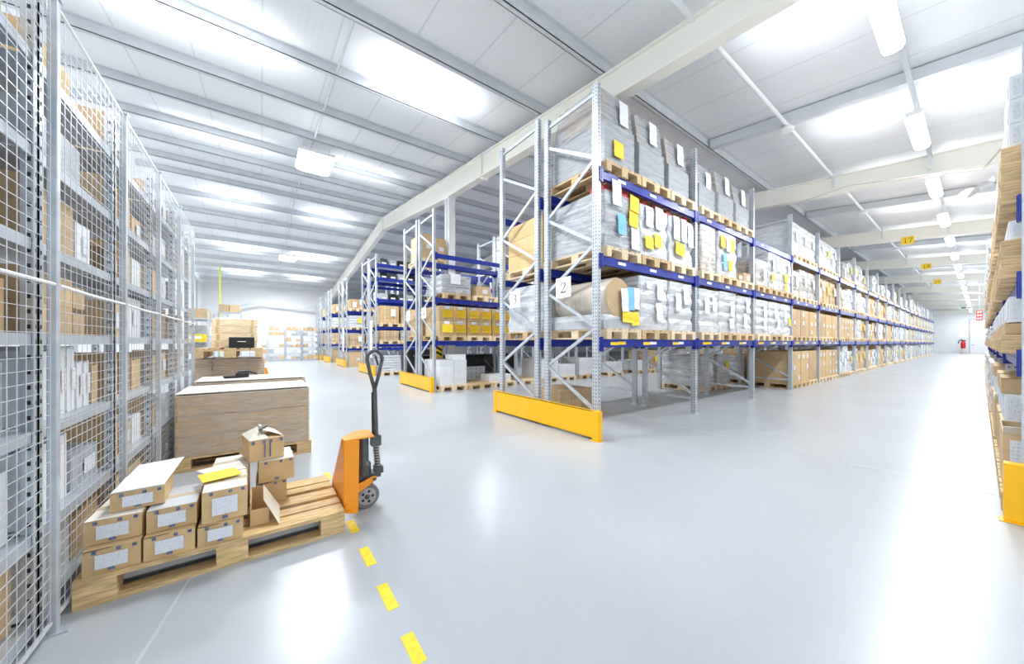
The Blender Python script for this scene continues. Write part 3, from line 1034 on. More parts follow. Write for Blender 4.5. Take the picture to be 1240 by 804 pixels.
# bays four and on
FARK = [('carton', 'film_clear', 4, 'brown cartons in thin film'), ('white_box', 'film_white', 4, 'white film-wrapped stack'), ('carton_light', None, 4, 'strapped light brown cartons'), ('carton', None, 5, 'strapped brown cartons'),
        ('grey_box', 'film_white', 3, 'grey film-wrapped stack'), ('carton_dark', 'film_clear', 3, 'dark brown wrapped stack')]


def strapped(loc, kidx, h, label, group, seed):
    inn, wr, ly, ds = FARK[kidx]
    key = (kidx, round(h, 1), seed % 3)
    new = key not in LOADPROTO
    o = load(loc, .78, 1.08, h, label, inn, ly, wr, () if h < .45 else (('w', .12, h * .6),) if seed % 3 == 0 else ((('y', .1, h * .6),) if seed % 3 == 1 else (('w', -.15, h * .4), ('w', .2, h * .7))), seed, group, key=key, name='strapped_load' if wr is None else 'wrapped_load')
    if new and wr is None:
        mb = MB()
        for x in (-.2, .2):
            mb.box(x - .008, x + .008, -.522, -.518, 0, h, 'tape_white').box(x - .008, x + .008, -.522, .522, h - .001, h + .003, 'tape_white').box(x - .008, x + .008, .518, .522, 0, h, 'tape_white')
        st = mb.build('strap', o)
        KIDS.pop(o.name, None)
    return o


def carton_pile(p, nx, nz, w, d, h, ref, m='carton', grp='loose cartons on the racks', ys=1, lab=True):
    """individual cartons standing on one pallet"""
    for i in range(nx):
        for k in range(nz):
            x = p[0] - (nx - 1) * w / 2 + i * w
            lb = f'{ {"carton":"brown","carton_light":"tan","white_box":"white"}[m] } carton, {ORD[i]} across {ORD[k]} up, {ref}'
            carton((x, p[1] - .05, p[2] + k * (h + .002)), w - .006, d, h, lb, m, 0, grp, lab=lab and RNG.random() < .4, tape=False)


for b in range(3, 21):
    for l in (0, 1, 2, 3):
        for s_ in range(3):
            r = RNG.random()
            if l == 3:
                if b in (5, 7) and s_ == 0:
                    continue
                if b > 6 and r < .3:
                    continue
            if l == 0 and b == 3 and s_ == 0 and False:
                continue
            # in photo: bay 4-5 floor and lowest tiers are loose brown cartons
            p = rack_pallet(b, l, s_)
            if b in (3, 4) and l in (0, 1) or (b == 5 and l == 1):
                nz = 3 if l == 0 else 3
                carton_pile(p, 2, nz, .39, 1.05, .30 if l == 0 else .25, f'{LEV[l]}, {ORD[b]} sign 2 bay, {ORD[s_]} slot', RNG.choice(['carton', 'carton_light']))
                continue
            if l == 3:
                kk = 1 if b in (3, 4) else (5 if b in (5, 6) else RNG.choice([1, 1, 4, 2, 5]))
            elif l == 0:
                kk = RNG.choice([2, 3, 3, 0, 1]) if b < 12 else RNG.choice([1, 1, 0, 2])
            else:
                kk = RNG.choice([2, 3, 0, 3, 2, 1, 4]) if b != 3 else RNG.choice([4, 1, 0])
            h = (.9 if b < 5 else RNG.choice([.5, .6, .7, .8])) if l == 3 else RNG.choice([.7, .8, .8])
            if l == 0:
                h = RNG.choice([.8, .9, 1.0])
            strapped(p, kk, h, f'{FARK[kk][3]}, {where(b, l, s_)}', 'pallet loads far along the sign 2 rack', RNG.randint(0, 200))

mb = MB()
pv = [v.co.copy() for v in PM['wood_pale'].vertices]; pf = [tuple(p.vertices) for p in PM['wood_pale'].polygons]
for (x, y, z) in FAR_PALLETS:
    mb.add([(x - v.y, y + v.x, z + v.z) for v in pv], pf, 'wood_pale')
tag(mb.build('wooden_pallets'), 'mass of wooden pallets under the farthest loads of the sign 2 rack', 'pallet', kind='stuff')
# ---- row 1, rear half (sign 3)
for s_ in range(2):
    p = rack_pallet(0, 2, s_, 4.33, 'sign 3', depth=1.03)
    for i in range(2):
        for k in range(3 if s_ == 0 else 2):
            carton((p[0] - .2 + i * .4, p[1] + .02, p[2] + k * .28), .385, 1.0, .275, f'pale brown carton, {ORD[i]} across {ORD[k]} up, {ORD[s_]} pallet above sign 3', 'carton_light', 0, 'pale cartons above sign 3', lab=(k == 1))
for (b, l, s_, kk) in ((0, 1, 0, 4), (0, 1, 1, 1), (0, 1, 2, 0), (0, 2, 2, 3), (1, 1, 0, 4), (1, 1, 1, 1), (1, 1, 2, 1), (1, 2, 0, 3), (1, 2, 1, 2), (2, 1, 0, 1), (2, 1, 1, 4), (2, 2, 1, 5), (2, 2, 2, 4), (3, 2, 0, 4), (3, 2, 1, 4), (3, 1, 1, 5)):
    p = rack_pallet(b, l, s_, 4.33, 'sign 3', depth=1.03)
    strapped(p, kk, .8, f'{FARK[kk][3]}, {where(b, l, s_, "sign 3")}', 'loads on the sign 3 rack', b * 3 + s_)
# small brown boxes on a pallet on the floor, behind the sign 2 frame
pallet((4.55, 4.55, 0), 'dark wooden pallet on the floor under the sign 2 rack', 0, m='wood')
for i in range(3):
    for j in range(2):
        for k in range(2):
            carton((4.2 + i * .27, 4.36 + j * .36, .146 + k * .17), .26, .34, .168, f'small brown box under sign 2 rack, {ORD[i]} across {ORD[j]} deep {ORD[k]} up', 'carton', 0, 'small boxes on the floor under sign 2', lab=False)
# floor goods seen under the racks
for n, (x, y, kk, h) in enumerate(((9.75, 4.9, 1, .8), (10.8, 4.9, 4, .8), (12.6, 4.9, 1, .7), (13.6, 4.9, 3, .8))):
    pallet((x, y, 0), f'wooden pallet on the floor behind the sign 2 rack, {ORD[n]} from the rack end')
    strapped((x, y, .146), kk, max(h, .1), f'{FARK[kk][3]}, floor behind the sign 2 rack, {ORD[n]} along', 'floor loads behind the sign 2 rack', n)

# ---- row 2
Y2 = 3.1 + ROWY[1]
R2 = 'the second guard'
for s_ in range(3):
    p = rack_pallet(0, 1, s_, Y2, R2)
    for i in range(2):
        for k in range(2):
            o = carton((p[0] - .2 + i * .4, p[1] - .05, p[2] + k * .4), .385, 1.0, .395, f'yellow-noted brown carton, {ORD[i]} across {ORD[k]} up, {ORD[s_]} pallet by sign 4', 'carton', 0, 'yellow-noted cartons on the second rack row', lab=False, tape=True)
            stick_sheet(o, 'y', .02, .19, -.515, .32, .22, 0)
            stick_sheet(o, 'w', 0, .34, -.512, .16, .08, 0)
for s_ in range(3):
    p = rack_pallet(1, 1, s_, Y2, R2)
    for i in range(2):
        for k in range(2):
            o = carton((p[0] - .2 + i * .4, p[1] - .05, p[2] + k * .4), .385, 1.0, .395, f'yellow-noted brown carton, {ORD[i]} across {ORD[k]} up, {ORD[s_]} pallet, second sign 4 bay', 'carton', 0, 'yellow-noted cartons on the second rack row', lab=False, tape=True)
            stick_sheet(o, 'y', .02, .19, -.515, .32, .22, 0)
p = rack_pallet(0, 2, 0, Y2, R2, dx=.12)
load(p, .9, 1.05, .5, 'grey film-wrapped block with white label above yellow-noted cartons, by sign 4', 'grey_box', 3, 'film_clear', (('w', -.05, .4, .3, .28, 0),), 91, 'loads on the second rack row')
p = rack_pallet(0, 2, 1, Y2, R2, dx=.2)
carton((p[0], p[1] - .1, p[2]), .5, .7, .3, 'round-cornered brown carton on the middle beams by sign 4', 'carton', 0, 'loose cartons by sign 4')
p = rack_pallet(1, 2, 0, Y2, R2)
strapped(p, 0, .8, 'brown wrapped cartons on the middle beams, second bay from sign 4', 'loads on the second rack row', 3)
p = rack_pallet(0, 3, 0, Y2 + 1.23, 'sign 5', depth=1.03)
carton((p[0] - .21, p[1] - .1, p[2]), .38, .9, .72, 'tall brown carton on the top beams, first across above sign 5', 'carton', 0, 'cartons on the top beams above sign 5')
carton((p[0] + .19, p[1] - .1, p[2]), .38, .9, .66, 'tall brown carton on the top beams, second across above sign 5', 'carton_light', 0, 'cartons on the top beams above sign 5')
for s_ in (0, 2):
    for b in (0, 1):
        p = rack_pallet(b, 1, s_, Y2 + 1.23, 'sign 5', depth=1.03)
        strapped(p, 3, .8, f'strapped brown cartons, {where(b, 1, s_, "sign 5")}', 'loads on the second rack row', 5)
# floor of row 2
p = rack_pallet(0, 0, 0, Y2, R2, dx=.02)
for i in range(2):
    for j in range(2):
        for k in range(4):
            carton((p[0] - .2 + i * .4, p[1] - .27 + j * .55, p[2] + k * .17), .39, .54, .168, f'white carton by sign 4, {ORD[i]} across {ORD[j]} deep {ORD[k]} up', 'white_box', 0, 'white cartons on the floor by sign 4', lab=False, tape=False)
carton((p[0] + .2, p[1] - .25, p[2] + .682), .38, .5, .15, 'white carton lying alone on top of the stack by sign 4', 'white_box', 0, 'white cartons on the floor by sign 4', lab=False)
t = thing('hazard_panel', 'small black and yellow striped hazard panel behind the white cartons', 'panel', (p[0] - .05, p[1] + .45, p[2] + .69), 0)
mb = MB(); mb.box(-.2, .2, 0, .05, 0, .4, 'carton').box(-.16, .16, -.004, 0, .04, .36, 'yellow_tape'); mb.build('panel', t)
mb = MB()
for q in (.06, .2):
    mb.prism([(-.16, q), (0, q + .09), (0, q + .16), (-.16, q + .07)], 1, -.008, -.004, 'black').prism([(0, q + .09), (.16, q), (.16, q + .07), (0, q + .16)], 1, -.008, -.004, 'black')
mb.build('chevron', t)
for n, (b, s_) in enumerate(((0, 1), (0, 2), (1, 0))):
    pallet((X0 + b * PITCH + SLOT[s_] + (.02 if s_ == 1 else 0), Y2 + .4, 0), f'wooden pallet on the floor by sign 4, {ORD[n+1]} from the guard')
px_, py_ = X0 + SLOT[1] - .06, Y2 + .75
t = thing('steel_bracket_stack', 'perforated grey steel plate standing on a pallet beside white cartons', 'steel plate', (px_, py_, .146), 0)
mb = MB(); mb.box(-.35, .75, .0, .012, 0, .42, 'galv').box(-.35, -.34, -.35, 0, 0, .42, 'galv').box(-.35, .75, -.02, .0, .41, .42, 'galv')
mb.build('plate', t)
mb = MB()
for i in range(6):
    for k in range(3):
        mb.box(-.27 + i * .17, -.24 + i * .17, -.002, .0, .08 + k * .12, .11 + k * .12, 'hole')
mb.build('slots', t)
for i in range(2):
    carton((X0 + SLOT[2] - .26 + i * .4, Y2 + .25, .146), .38, .5, .2, f'white carton beside the perforated plate, {ORD[i]} across', 'white_box', 0, 'white cartons beside the perforated plate', lab=True)
for n, (b, s_, nx, nz) in enumerate(((1, 1, 2, 3), (1, 2, 2, 2), (2, 0, 2, 3), (2, 2, 2, 2), (3, 1, 2, 2), (4, 0, 2, 3))):
    p = rack_pallet(b, 0, s_, Y2, R2)
    carton_pile(p, nx, nz, .4, 1.0, .2, f'floor, {ORD[b]} sign 4 bay, {ORD[s_]} slot', 'white_box', 'white cartons on the floor of the second rack row', lab=False)
for n, (b, l, s_, kk) in enumerate(((2, 1, 0, 0), (2, 1, 1, 3), (2, 1, 2, 2), (3, 1, 0, 4), (3, 1, 1, 3), (4, 1, 1, 2), (5, 1, 1, 3), (3, 0, 2, 3), (4, 0, 2, 5), (5, 0, 0, 3), (5, 0, 1, 2), (6, 0, 0, 1), (6, 0, 2, 3), (7, 0, 1, 2), (2, 2, 0, 4), (2, 2, 1, 0), (3, 2, 2, 3))):
    p = rack_pallet(b, l, s_, Y2, R2)
    strapped(p, kk, .8, f'{FARK[kk][3]}, {where(b, l, s_, R2)}', 'loads on the second rack row', n)
# dark tank-like goods behind row 2 floor
for n, x in enumerate((4.5, 5.7, 7.1)):
    t = thing('black_bin', f'black plastic bin at the back of the second rack row, {ORD[n]} along', 'bin', (x, Y2 + 1.9, 0), 0, 'black bins at the back of the second row')
    mb = MB(); mb.box(-.5, .5, -.4, .4, .1, .85, 'black'); mb.build('tub', t, bevel=.03)
    mb = MB(); mb.box(-.53, .53, -.43, .43, .85, .9, 'black'); mb.build('rim', t, bevel=.01)
    for q in (-.4, .4):
        MB().box(q - .06, q + .06, -.38, .38, 0, .1, 'black').build('skid', t)

# ---- row 3 and further
Y3 = 3.1 + ROWY[2]
L3 = [1.25, 1.95, 3.05, 3.9, 4.45]
for n, (s_, l, kk, h) in enumerate(((0, 2, 2, .72), (1, 2, 3, .72), (0, 1, 3, .4), (1, 1, 0, .4), (2, 1, 3, .4))):
    x = X0 + SLOT[s_]
    pallet((x, Y3 + .47, L3[l - 1]), f'wooden pallet, third rack row, {ORD[l-1]} beam up, {ORD[s_]} slot', group='pallets on the racks')
    strapped((x, Y3 + .47, L3[l - 1] + .146), kk, h, f'{FARK[kk][3]}, third rack row, {ORD[l-1]} beam up, {ORD[s_]} slot', 'loads on the third rack row', n)
for l in (2, 3, 4):
    for i in range(7):
        x = X0 + .3 + i * .36
        t = thing('parts_bin', f'small parts bin, third rack row, {ORD[i]} along the {ORD[l]} beam up', 'bin', (x, Y3 + .2, L3[l] + .002 if l > 2 else L3[l] + .002), 0, 'dark parts bins in the third row')
        mb = MB(); c = ['black', 'dark_metal', 'grey_box'][(i + l) % 3]
        mb.prism([(-.2, 0), (.3, 0), (.3, .26), (-.1, .26), (-.2, .14)], 0, -.15, .15, c); mb.build('tub', t, bevel=.008)
        mb = MB(); mb.box(-.09, .09, -.206, -.2, .03, .09, 'paper_blank'); mb.build('label_strip', t)
t = thing('black_cabinet', 'black net-covered load on the floor of the third rack row', 'load', (X0 + 1.9, Y3 + .5, 0), 0)
mb = MB(); mb.box(-.6, .6, -.45, .45, .1, 1.0, 'black'); mb.build('body', t, bevel=.04)
for q in (-.47, .47):
    MB().box(q - .07, q + .07, -.4, .4, 0, .1, 'black').build('skid', t)
pallet((X0 + .55, Y3 + .4, 0), 'pale wooden pallet on the floor of the third rack row', m='wood_pale')
load((X0 + .55, Y3 + .4, .146), .78, 1.1, .62, 'grey film-wrapped flat goods on the floor of the third rack row', 'grey_box', 6, 'film_white', (), 17, 'loads on the third rack row', cols=1)
for k in (3, 4, 5):
    yk = 3.1 + ROWY[k]
    lv = [None, None, None, [1.0, 2.0, 3.0], [1.2, 2.2, 3.2], [1.2, 2.2, 3.2]][k]
    for l, z in enumerate(lv):
        for s_ in range(2):
            x = X0 + SLOT[s_]
            kk = [(3, 5), (1, 0), (2, 3)][l][s_]
            pallet((x, yk + .47, z), f'wooden pallet, {RN[k]} rack row, {ORD[l]} beam up, {ORD[s_]} slot', group='pallets on the racks')
            strapped((x, yk + .47, z + .146), kk, .6 if l < 2 else .5, f'{FARK[kk][3]}, {RN[k]} rack row, {ORD[l]} beam up, {ORD[s_]} slot', 'loads on the farther rack rows', l + s_)
    carton((X0 + .5, yk + .45, 0), .85, .9, .8, f'large brown carton on the floor at the {RN[k]} rack row end', 'carton', 0, 'large cartons on the floor of the far rows')

# ------------------------------------------------------------------ right-hand rack (row 0)
XR = 4.52
rk = rack(XR, -1.215, -.225, 6, 'pallet rack at the picture edge, across the aisle from sign 2', 6, h=3.5, holes_to=4, stick_to=0, levels=[1.22, 1.80, 2.37])
guard(4.4, -2.5, -.10, 'yellow guard at the picture edge, across the aisle from sign 2', .42)
RR = 'the edge rack'


def flat_tray(p, label, w, d, h, m='carton', open_top=True):
    t = thing('open_carton', label, 'carton', p, 0, 'open cartons in the rack at the picture edge')
    mb = MB(); th = .008
    mb.box(-w / 2, w / 2, -d / 2, d / 2, 0, th, m)
    for (a, b, c, e) in ((-w / 2, -w / 2 + th, -d / 2, d / 2), (w / 2 - th, w / 2, -d / 2, d / 2), (-w / 2 + th, w / 2 - th, -d / 2, -d / 2 + th), (-w / 2 + th, w / 2 - th, d / 2 - th, d / 2)):
        mb.box(a, b, c, e, th, h, m)
    mb.build('body', t)
    mb = MB()
    mb.add([(-w / 2, -d / 2, h), (-w / 2, d / 2, h), (-w / 2 - .07, d / 2, h + .06), (-w / 2 - .07, -d / 2, h + .06), (-w / 2 + .004, -d / 2, h), (-w / 2 + .004, d / 2, h), (-w / 2 - .066, d / 2, h + .063), (-w / 2 - .066, -d / 2, h + .063)],
           [(0, 1, 2, 3), (7, 6, 5, 4), (0, 4, 5, 1), (1, 5, 6, 2), (2, 6, 7, 3), (3, 7, 4, 0)], 'carton_inner')
    mb.build('flap', t)
    for q in range(2):
        mb = MB(); mb.box(-w / 2 - .004, -w / 2 - .001, d / 2 - .2 - q * .22, d / 2 - .03 - q * .22, .05, h - .05, 'list_label'); mb.build('list_label', t)
    mb = MB(); mb.box(-w / 2 + .1, w / 2 - .1, -d / 2 + .1, d / 2 - .1, .02, h - .1, 'green').box(-w / 2 + .15, w / 2 - .15, -d / 2 + .1, -.02, h - .1, h - .06, 'black'); mb.build('contents', t)
    return t


def lattice_crate(p, label, w, d, h):
    """white ribbed plastic crates in a block"""
    t = thing('ribbed_box_stack', label, 'box', p, 0, 'label-covered white boxes in the edge rack')
    mb = MB(); mb.box(-w / 2, w / 2, -d / 2, d / 2, 0, h, 'white_box'); mb.build('body', t, bevel=.006)
    for q in range(2):
        mb = MB(); mb.box(-w / 2 - .003, -w / 2 - .001, d / 2 - .26 - q * .28, d / 2 - .02 - q * .28, .03, h - .03, 'list_label'); mb.build('list_label', t)
    mb = MB(); mb.box(-w / 2 + .04, w / 2 - .04, d / 2 + .001, d / 2 + .003, .03, h - .03, 'list_label'); mb.build('list_label', t)
    return t


def stack_pallets(x, y, z, n, ref):
    for i in range(n):
        pallet((x, y, z + i * .146), f'wooden pallet, {ORD[i]} up, {ref}', PI / 2, 'stacked pallets in the edge rack', m='wood')
    return z + n * .146


ye = -.695
EL = ['floor', 'lowest beams', 'middle beams', 'top beams']
for b in range(0, 6):
    for s_ in range(3):
        x = XR + b * PITCH + SLOT[s_]
        at = lambda l: f'{EL[l]}, {ORD[b]} bay {ORD[s_]} slot, edge rack'
        if b < 2:
            z = stack_pallets(x, ye, 0, 1, at(0))
            if s_ == 0:
                flat_tray((x, ye + .04, z + .002), f'open brown carton with listed labels, {at(0)}', .74, 1.1, .45)
            else:
                carton((x, ye + .04, z + .002), .74, 1.08, .42, f'large brown carton, {at(0)}', 'carton', 0, 'large cartons in the edge rack')
                lattice_crate((x, ye + .04, z + .426), f'white label-covered box, {at(0)}', .72, 1.05, .26)
                carton((x, ye + .04, z + .69), .7, 1.08, .14, f'flat brown carton topmost, {at(0)}', 'carton', 0, 'low cartons in the edge rack')
            z = stack_pallets(x, ye, 1.22, 1, at(1))
            carton((x, ye + .04, z + .002), .74, 1.08, .085, f'low brown carton, {at(1)}', 'carton', 0, 'low cartons in the edge rack')
            lattice_crate((x, ye + .04, z + .09), f'white label-covered box, {at(1)}', .7, 1.05, .2)
            z = stack_pallets(x, ye, 1.80, 2, at(2))
            lattice_crate((x, ye + .04, z + .002), f'white label-covered box, {at(2)}', .7, 1.05, .15)
            z = stack_pallets(x, ye, 2.37, 3 if s_ == 0 else 2, at(3))
            for k in range(3):
                lattice_crate((x, ye + .04, z + .002 + k * .187), f'white label-covered box, {ORD[k]} up, {at(3)}', .7, 1.05, .185)
        else:
            for l in range(4):
                z = stack_pallets(x, ye, (0, 1.22, 1.80, 2.37)[l], 1, at(l))
                kk = RNG.choice([0, 3, 1, 4, 2])
                hh = (.8, .2, .2, .7)[l]
                o = strapped((x, ye + .05, z + .002), kk, hh, f'{FARK[kk][3]}, {at(l)}', 'loads in the edge rack', RNG.randint(0, 99))
                o.rotation_euler = (0, 0, PI)
# loose film flap and strap
t = thing('hanging_film', 'torn white plastic film flapping from the edge rack into the aisle', 'plastic film', (5.7, -.08, 2.74), 0)
mb = MB(); n = 8; vs = []
for i in range(n + 1):
    f = i / n
    for j in range(3):
        vs.append((-.15 + j * .15 + .03 * math.sin(9 * f + j), 0. + f * .22, .08 - f * .12 + .05 * math.sin(5 * f + 2 * j) + j * .05))
mb.add(vs + [(a, b, c + .004) for a, b, c in vs], [(3 * i + j, 3 * i + j + 1, 3 * i + j + 4, 3 * i + j + 3) for i in range(n) for j in range(2)] + [(27 + 3 * i + j + 3, 27 + 3 * i + j + 4, 27 + 3 * i + j + 1, 27 + 3 * i + j) for i in range(n) for j in range(2)], 'film_white')
mb.build('film_sheet', t, smooth=True)
tag(MB().tube([(5.0, -.1, 2.92), (5.7, -.02, 3.0), (7.2, .45, 3.55), (9.2, 1.5, 4.35), (11.9, 3.3, 5.1)], .009, 'carton_inner', 6).build('packing_strap'), 'thin brown strap hanging across the aisle from the edge rack', 'strap')

# yellow tags on rafters, wall items at the far end
for k, (fi, tx) in enumerate(((2, '17'), (3, '18'), (4, '19'))):
    X = FX[fi] - .13
    yy = 1.6
    zc = [5.13, 5.14, 5.14][k]
    t = thing('bay_tag', f'yellow tag reading {tx} on a cream rafter over the aisle', 'sign', (X, yy, zc), -PI / 2, 'yellow number tags on rafters')
    MB().box(-.16, .16, 0, .01, -.14, .14, 'tag_yellow').build('plate', t)
    for q, ch in enumerate(tx):
        stroke_digit(t, ch, .17, (-.065 + .13 * q, -.0006, 0), 0)
t = thing('fire_extinguisher', 'red fire extinguisher on a stand before the far white wall', 'fire extinguisher', (70.5, 1.25, 0), 0)
MB().lathe([(.17, .6), (.2, .7), (.2, 1.3), (.14, 1.45), (.08, 1.5)], 'red', 20).build('cylinder', t, smooth=True)
MB().tube([(0, 0, 0), (0, 0, .6)], .06, 'white_paint').box(-.3, .3, -.3, .3, 0, .04, 'red').build('stand', t)
MB().tube([(0, 0, 1.5), (0, .12, 1.7), (0, .3, 1.6), (0, .38, 1.2)], .04, 'black').box(-.05, .05, -.2, .2, 1.5, 1.62, 'black').build('hose', t)
MB().box(-.02, 0, -.35, .35, 2.0, 2.5, 'white_paint').tube([(0, 0, 1.5), (0, 0, 2.2)], .03, 'white_paint').build('notice', t)
t = thing('fire_sign', 'red fire equipment sign with white symbols at the edge rack end', 'sign', (37.0, .03, 3.05), -PI / 2)
MB().box(-.12, .12, 0, .03, -.33, .33, 'red').build('panel', t)
for k in range(3):
    z = -.21 + k * .21
    MB().box(-.08, -.02, -.006, -.001, z - .06, z + .06, 'sign_white').box(.015, .08, -.006, -.001, z - .02, z + .06, 'sign_white').box(.01, .085, -.006, -.001, z - .06, z - .04, 'sign_white').build('symbol', t)
MB().tube([(0, .02, .33), (0, .02, 2.5)], .01, 'purlin').build('hanger', t)
t = thing('exit_sign', 'small green exit sign high before the far wall', 'sign', (60, .9, 5.0), -PI / 2)
MB().box(-.5, .5, 0, .06, -.14, .14, 'white_paint').build('panel', t)
MB().box(-.3, .0, -.004, 0, -.09, .09, 'green').box(.06, .3, -.004, 0, -.03, .03, 'green').build('symbol', t)
MB().tube([(-.3, .03, .14), (-.3, .03, .6)], .02, 'purlin').tube([(.3, .03, .14), (.3, .03, .6)], .02, 'purlin').build('hanger', t)

# ------------------------------------------------------------------ cage fence and shelving
CX = -.75
PYS = [.51, 1.48, 2.45, 3.42, 4.39, 5.36, 6.33]
CH = 2.84
CB = ['bay cut by the picture edge', 'bay nearest the pallet', 'third bay', 'fourth bay', 'fifth bay', 'sixth bay']


def cagebay(i):
    return ['zeroth', 'first', 'second', 'third', 'fourth', 'fifth'][i]


for i, y in enumerate(PYS[1:]):
    t = thing('fence_post', f'slim silver cage post, {ORD[i]} from the camera along the mesh fence', 'post', (CX, y, 0), 0, 'posts of the mesh cage')
    MB().box(-.016, .016, -.016, .016, 0, CH, 'galv').build('tube', t, bevel=.004)
    MB().box(-.028, .05, -.028, .028, 0, .008, 'galv').build('foot_plate', t)
    MB().box(-.022, .022, -.022, .022, CH, CH + .012, 'galv').build('cap', t)


def mesh_panel(w):
    t = thing('mesh_panel', 'x', 'mesh panel', (0, 0, 0), 0, 'wire mesh panels of the cage')
    mb = MB()
    nv = 14
    for k in range(nv + 1):
        y = .012 + (w - .024) * k / nv
        mb.bar((0.003, y, .06), (0.003, y, CH - .01), .0021, .0021, 'mesh_wire')
    nh = int((CH - .1) / .05)
    for k in range(nh + 1):
        z = .06 + (CH - .07) * k / nh
        mb.bar((0, .002, z), (0, w - .002, z), .0025, .0025, 'mesh_wire')
    mb.build('wire_grid', t)
    for zz in (CH - .012, .06):
        MB().bar((.0, .002, zz), (.0, w - .002, zz), .012, .012, 'mesh_wire').build('edge_rail', t)
    mb = MB(); mb.tube([(.008, .0, 1.56), (.008, w * .5, 1.555), (.008, w, 1.56)], .008, 'white_paint', 8)
    mb.build('cross_bar', t)
    return t


mp0 = None
for i in range(1, 6):
    y0 = PYS[i] + .024
    lab = f'wire mesh panel of the cage, {ORD[i-1]} from the camera'
    if mp0 is None:
        mp0 = mesh_panel(.92); mp0.location = (CX, y0, 0); mp0['label'] = lab
    else:
        dup(mp0, (CX, y0, 0), 0, lab)
# end panel of the cage
SHZ = [.09, .47, .92, 1.34, 1.75, 2.15, 2.56]


def shelf_unit(w, dep, zs, h, th=.05):
    t = thing('steel_shelving', 'x', 'shelving', (0, 0, 0), 0, 'grey steel shelving in the cage')
    for x in (0, -dep):
        for y in (0, w):
            mb = MB()
            sx = -1 if x == 0 else 1
            sy = 1 if y == 0 else -1
            mb.box(x, x + sx * .004, y, y + sy * .03, 0, h, 'galv').box(x, x + sx * .045, y, y + sy * .004, 0, h, 'galv')
            for q in range(int(h / .066)):
                z = .05 + q * .066
                yy = y + sy * .016
                if x == 0:
                    mb.box(x + .0001, x + .0008, yy - .006, yy + .006, z - .009, z + .009, 'hole')
                xx = x + sx * .022
                mb.box(xx - .006, xx + .006, y - sy * .0008, y + sy * .0048, z - .009, z + .009, 'hole')
            mb.build('upright', t)
    for z in zs:
        mb = MB()
        mb.box(-dep + .006, -.006, .008, w - .008, z - .004, z, 'galv_shelf').box(-.01, -.006, .008, w - .008, z - th, z - .004, 'galv_shelf').box(-dep + .006, -dep + .01, .008, w - .008, z - th, z - .004, 'galv_shelf')
        mb.build('shelf', t)
    return t


SX = CX - .04
SD = .6
su0 = None
for i in range(1, 6):
    y0 = PYS[i]
    lab = f'grey perforated steel shelving behind the mesh, {ORD[i-1]} caged bay from the camera'
    if su0 is None:
        su0 = shelf_unit(.955, SD, SHZ, 2.80); su0.location = (SX, y0, 0); su0['label'] = lab
    else:
        dup(su0, (SX, y0, 0), 0, lab)


def sc(i, lev, u, w, d, h, m, desc, lab=False, labm='ship_label', dz=0., dx=0.):
    """box on a cage shelf: u = distance of its middle along the shelf"""
    y = PYS[i] + u
    return carton((SX - .06 - d / 2 - dx, y, SHZ[lev] + .002 + dz), w, d, h, f'{desc}, {ORD[lev]} shelf up, {ORD[i-1]} caged bay', m, PI / 2, 'goods on the caged shelves', lab=lab, tape=False, labm=labm)


# first caged bay
sc(1, 2, .2, .3, .4, .14, 'grey_box', 'flat grey box under the blue crate')
o = thing('plastic_crate', 'bright blue plastic crate behind the mesh at the picture edge', 'crate', (SX - .3, PYS[1] + .48, SHZ[2] + .145), 0)
mb = MB(); mb.box(-.2, .2, -.12, .12, 0, .01, 'blue_plastic').box(-.2, -.19, -.12, .12, .01, .16, 'blue_plastic').box(.19, .2, -.12, .12, .01, .16, 'blue_plastic').box(-.19, .19, -.12, -.11, .01, .16, 'blue_plastic').box(-.19, .19, .11, .12, .01, .16, 'blue_plastic')
mb.build('body', o)
MB().box(.2, .203, -.05, .05, .05, .12, 'paper_blank').build('label_strip', o)
MB().box(-.18, .18, -.1, .1, .1, .19, 'green').build('contents', o)
sc(1, 2, .50, .26, .38, .14, 'white_box', 'white box supporting the blue crate')
sc(1, 2, .76, .22, .4, .3, 'grey_box', 'grey box with red print beside the blue crate', True, 'red_print')
sc(1, 1, .5, .8, .5, .3, 'white_box', 'wide white box')
sc(1, 0, .48, .3, .5, .3, 'carton_light', 'pale carton with red print', True, 'red_print')
sc(1, 0, .8, .26, .5, .28, 'carton', 'brown carton')
sc(1, 3, .32, .36, .5, .26, 'carton', 'brown carton, first along')
sc(1, 3, .7, .36, .5, .22, 'carton', 'brown carton, second along')
sc(1, 4, .3, .3, .4, .2, 'carton_dark', 'dark carton')
sc(1, 4, .68, .34, .5, .26, 'white_box', 'white box')
sc(1, 5, .5, .5, .5, .24, 'grey_box', 'grey box')
sc(1, 6, .3, .4, .5, .16, 'carton', 'brown carton')
sc(1, 6, .7, .32, .5, .2, 'carton_light', 'pale carton')
# second caged bay: tall white cartons with red print
for k, (u, hh, w) in enumerate(((.13, .30, .12), (.27, .34, .12), (.40, .36, .11), (.52, .36, .10), (.63, .27, .09), (.73, .27, .08))):
    sc(2, 2, u, w - .01, .44, hh, 'white_box', f'upright white carton with red print, {ORD[k]} in the line', True, 'red_print')
sc(2, 2, .86, .1, .4, .24, 'carton', 'slim brown carton after the white cartons')
sc(2, 1, .26, .42, .5, .34, 'white_box', 'large white carton')
sc(2, 1, .72, .36, .45, .2, 'grey_box', 'grey box with small label', True)
sc(2, 0, .3, .4, .45, .3, 'white_box', 'white carton')
sc(2, 0, .72, .36, .45, .24, 'carton', 'brown carton')
for k in range(2):
    for q in range(4):
        sc(2, 3, .13 + q * .165, .155, .44, .15 - .03 * (q == 3), 'carton', f'brown carton, {ORD[q]} along {["below", "above"][k]}', False, dz=k * .152)
sc(2, 4, .3, .5, .5, .3, 'carton', 'large brown carton')
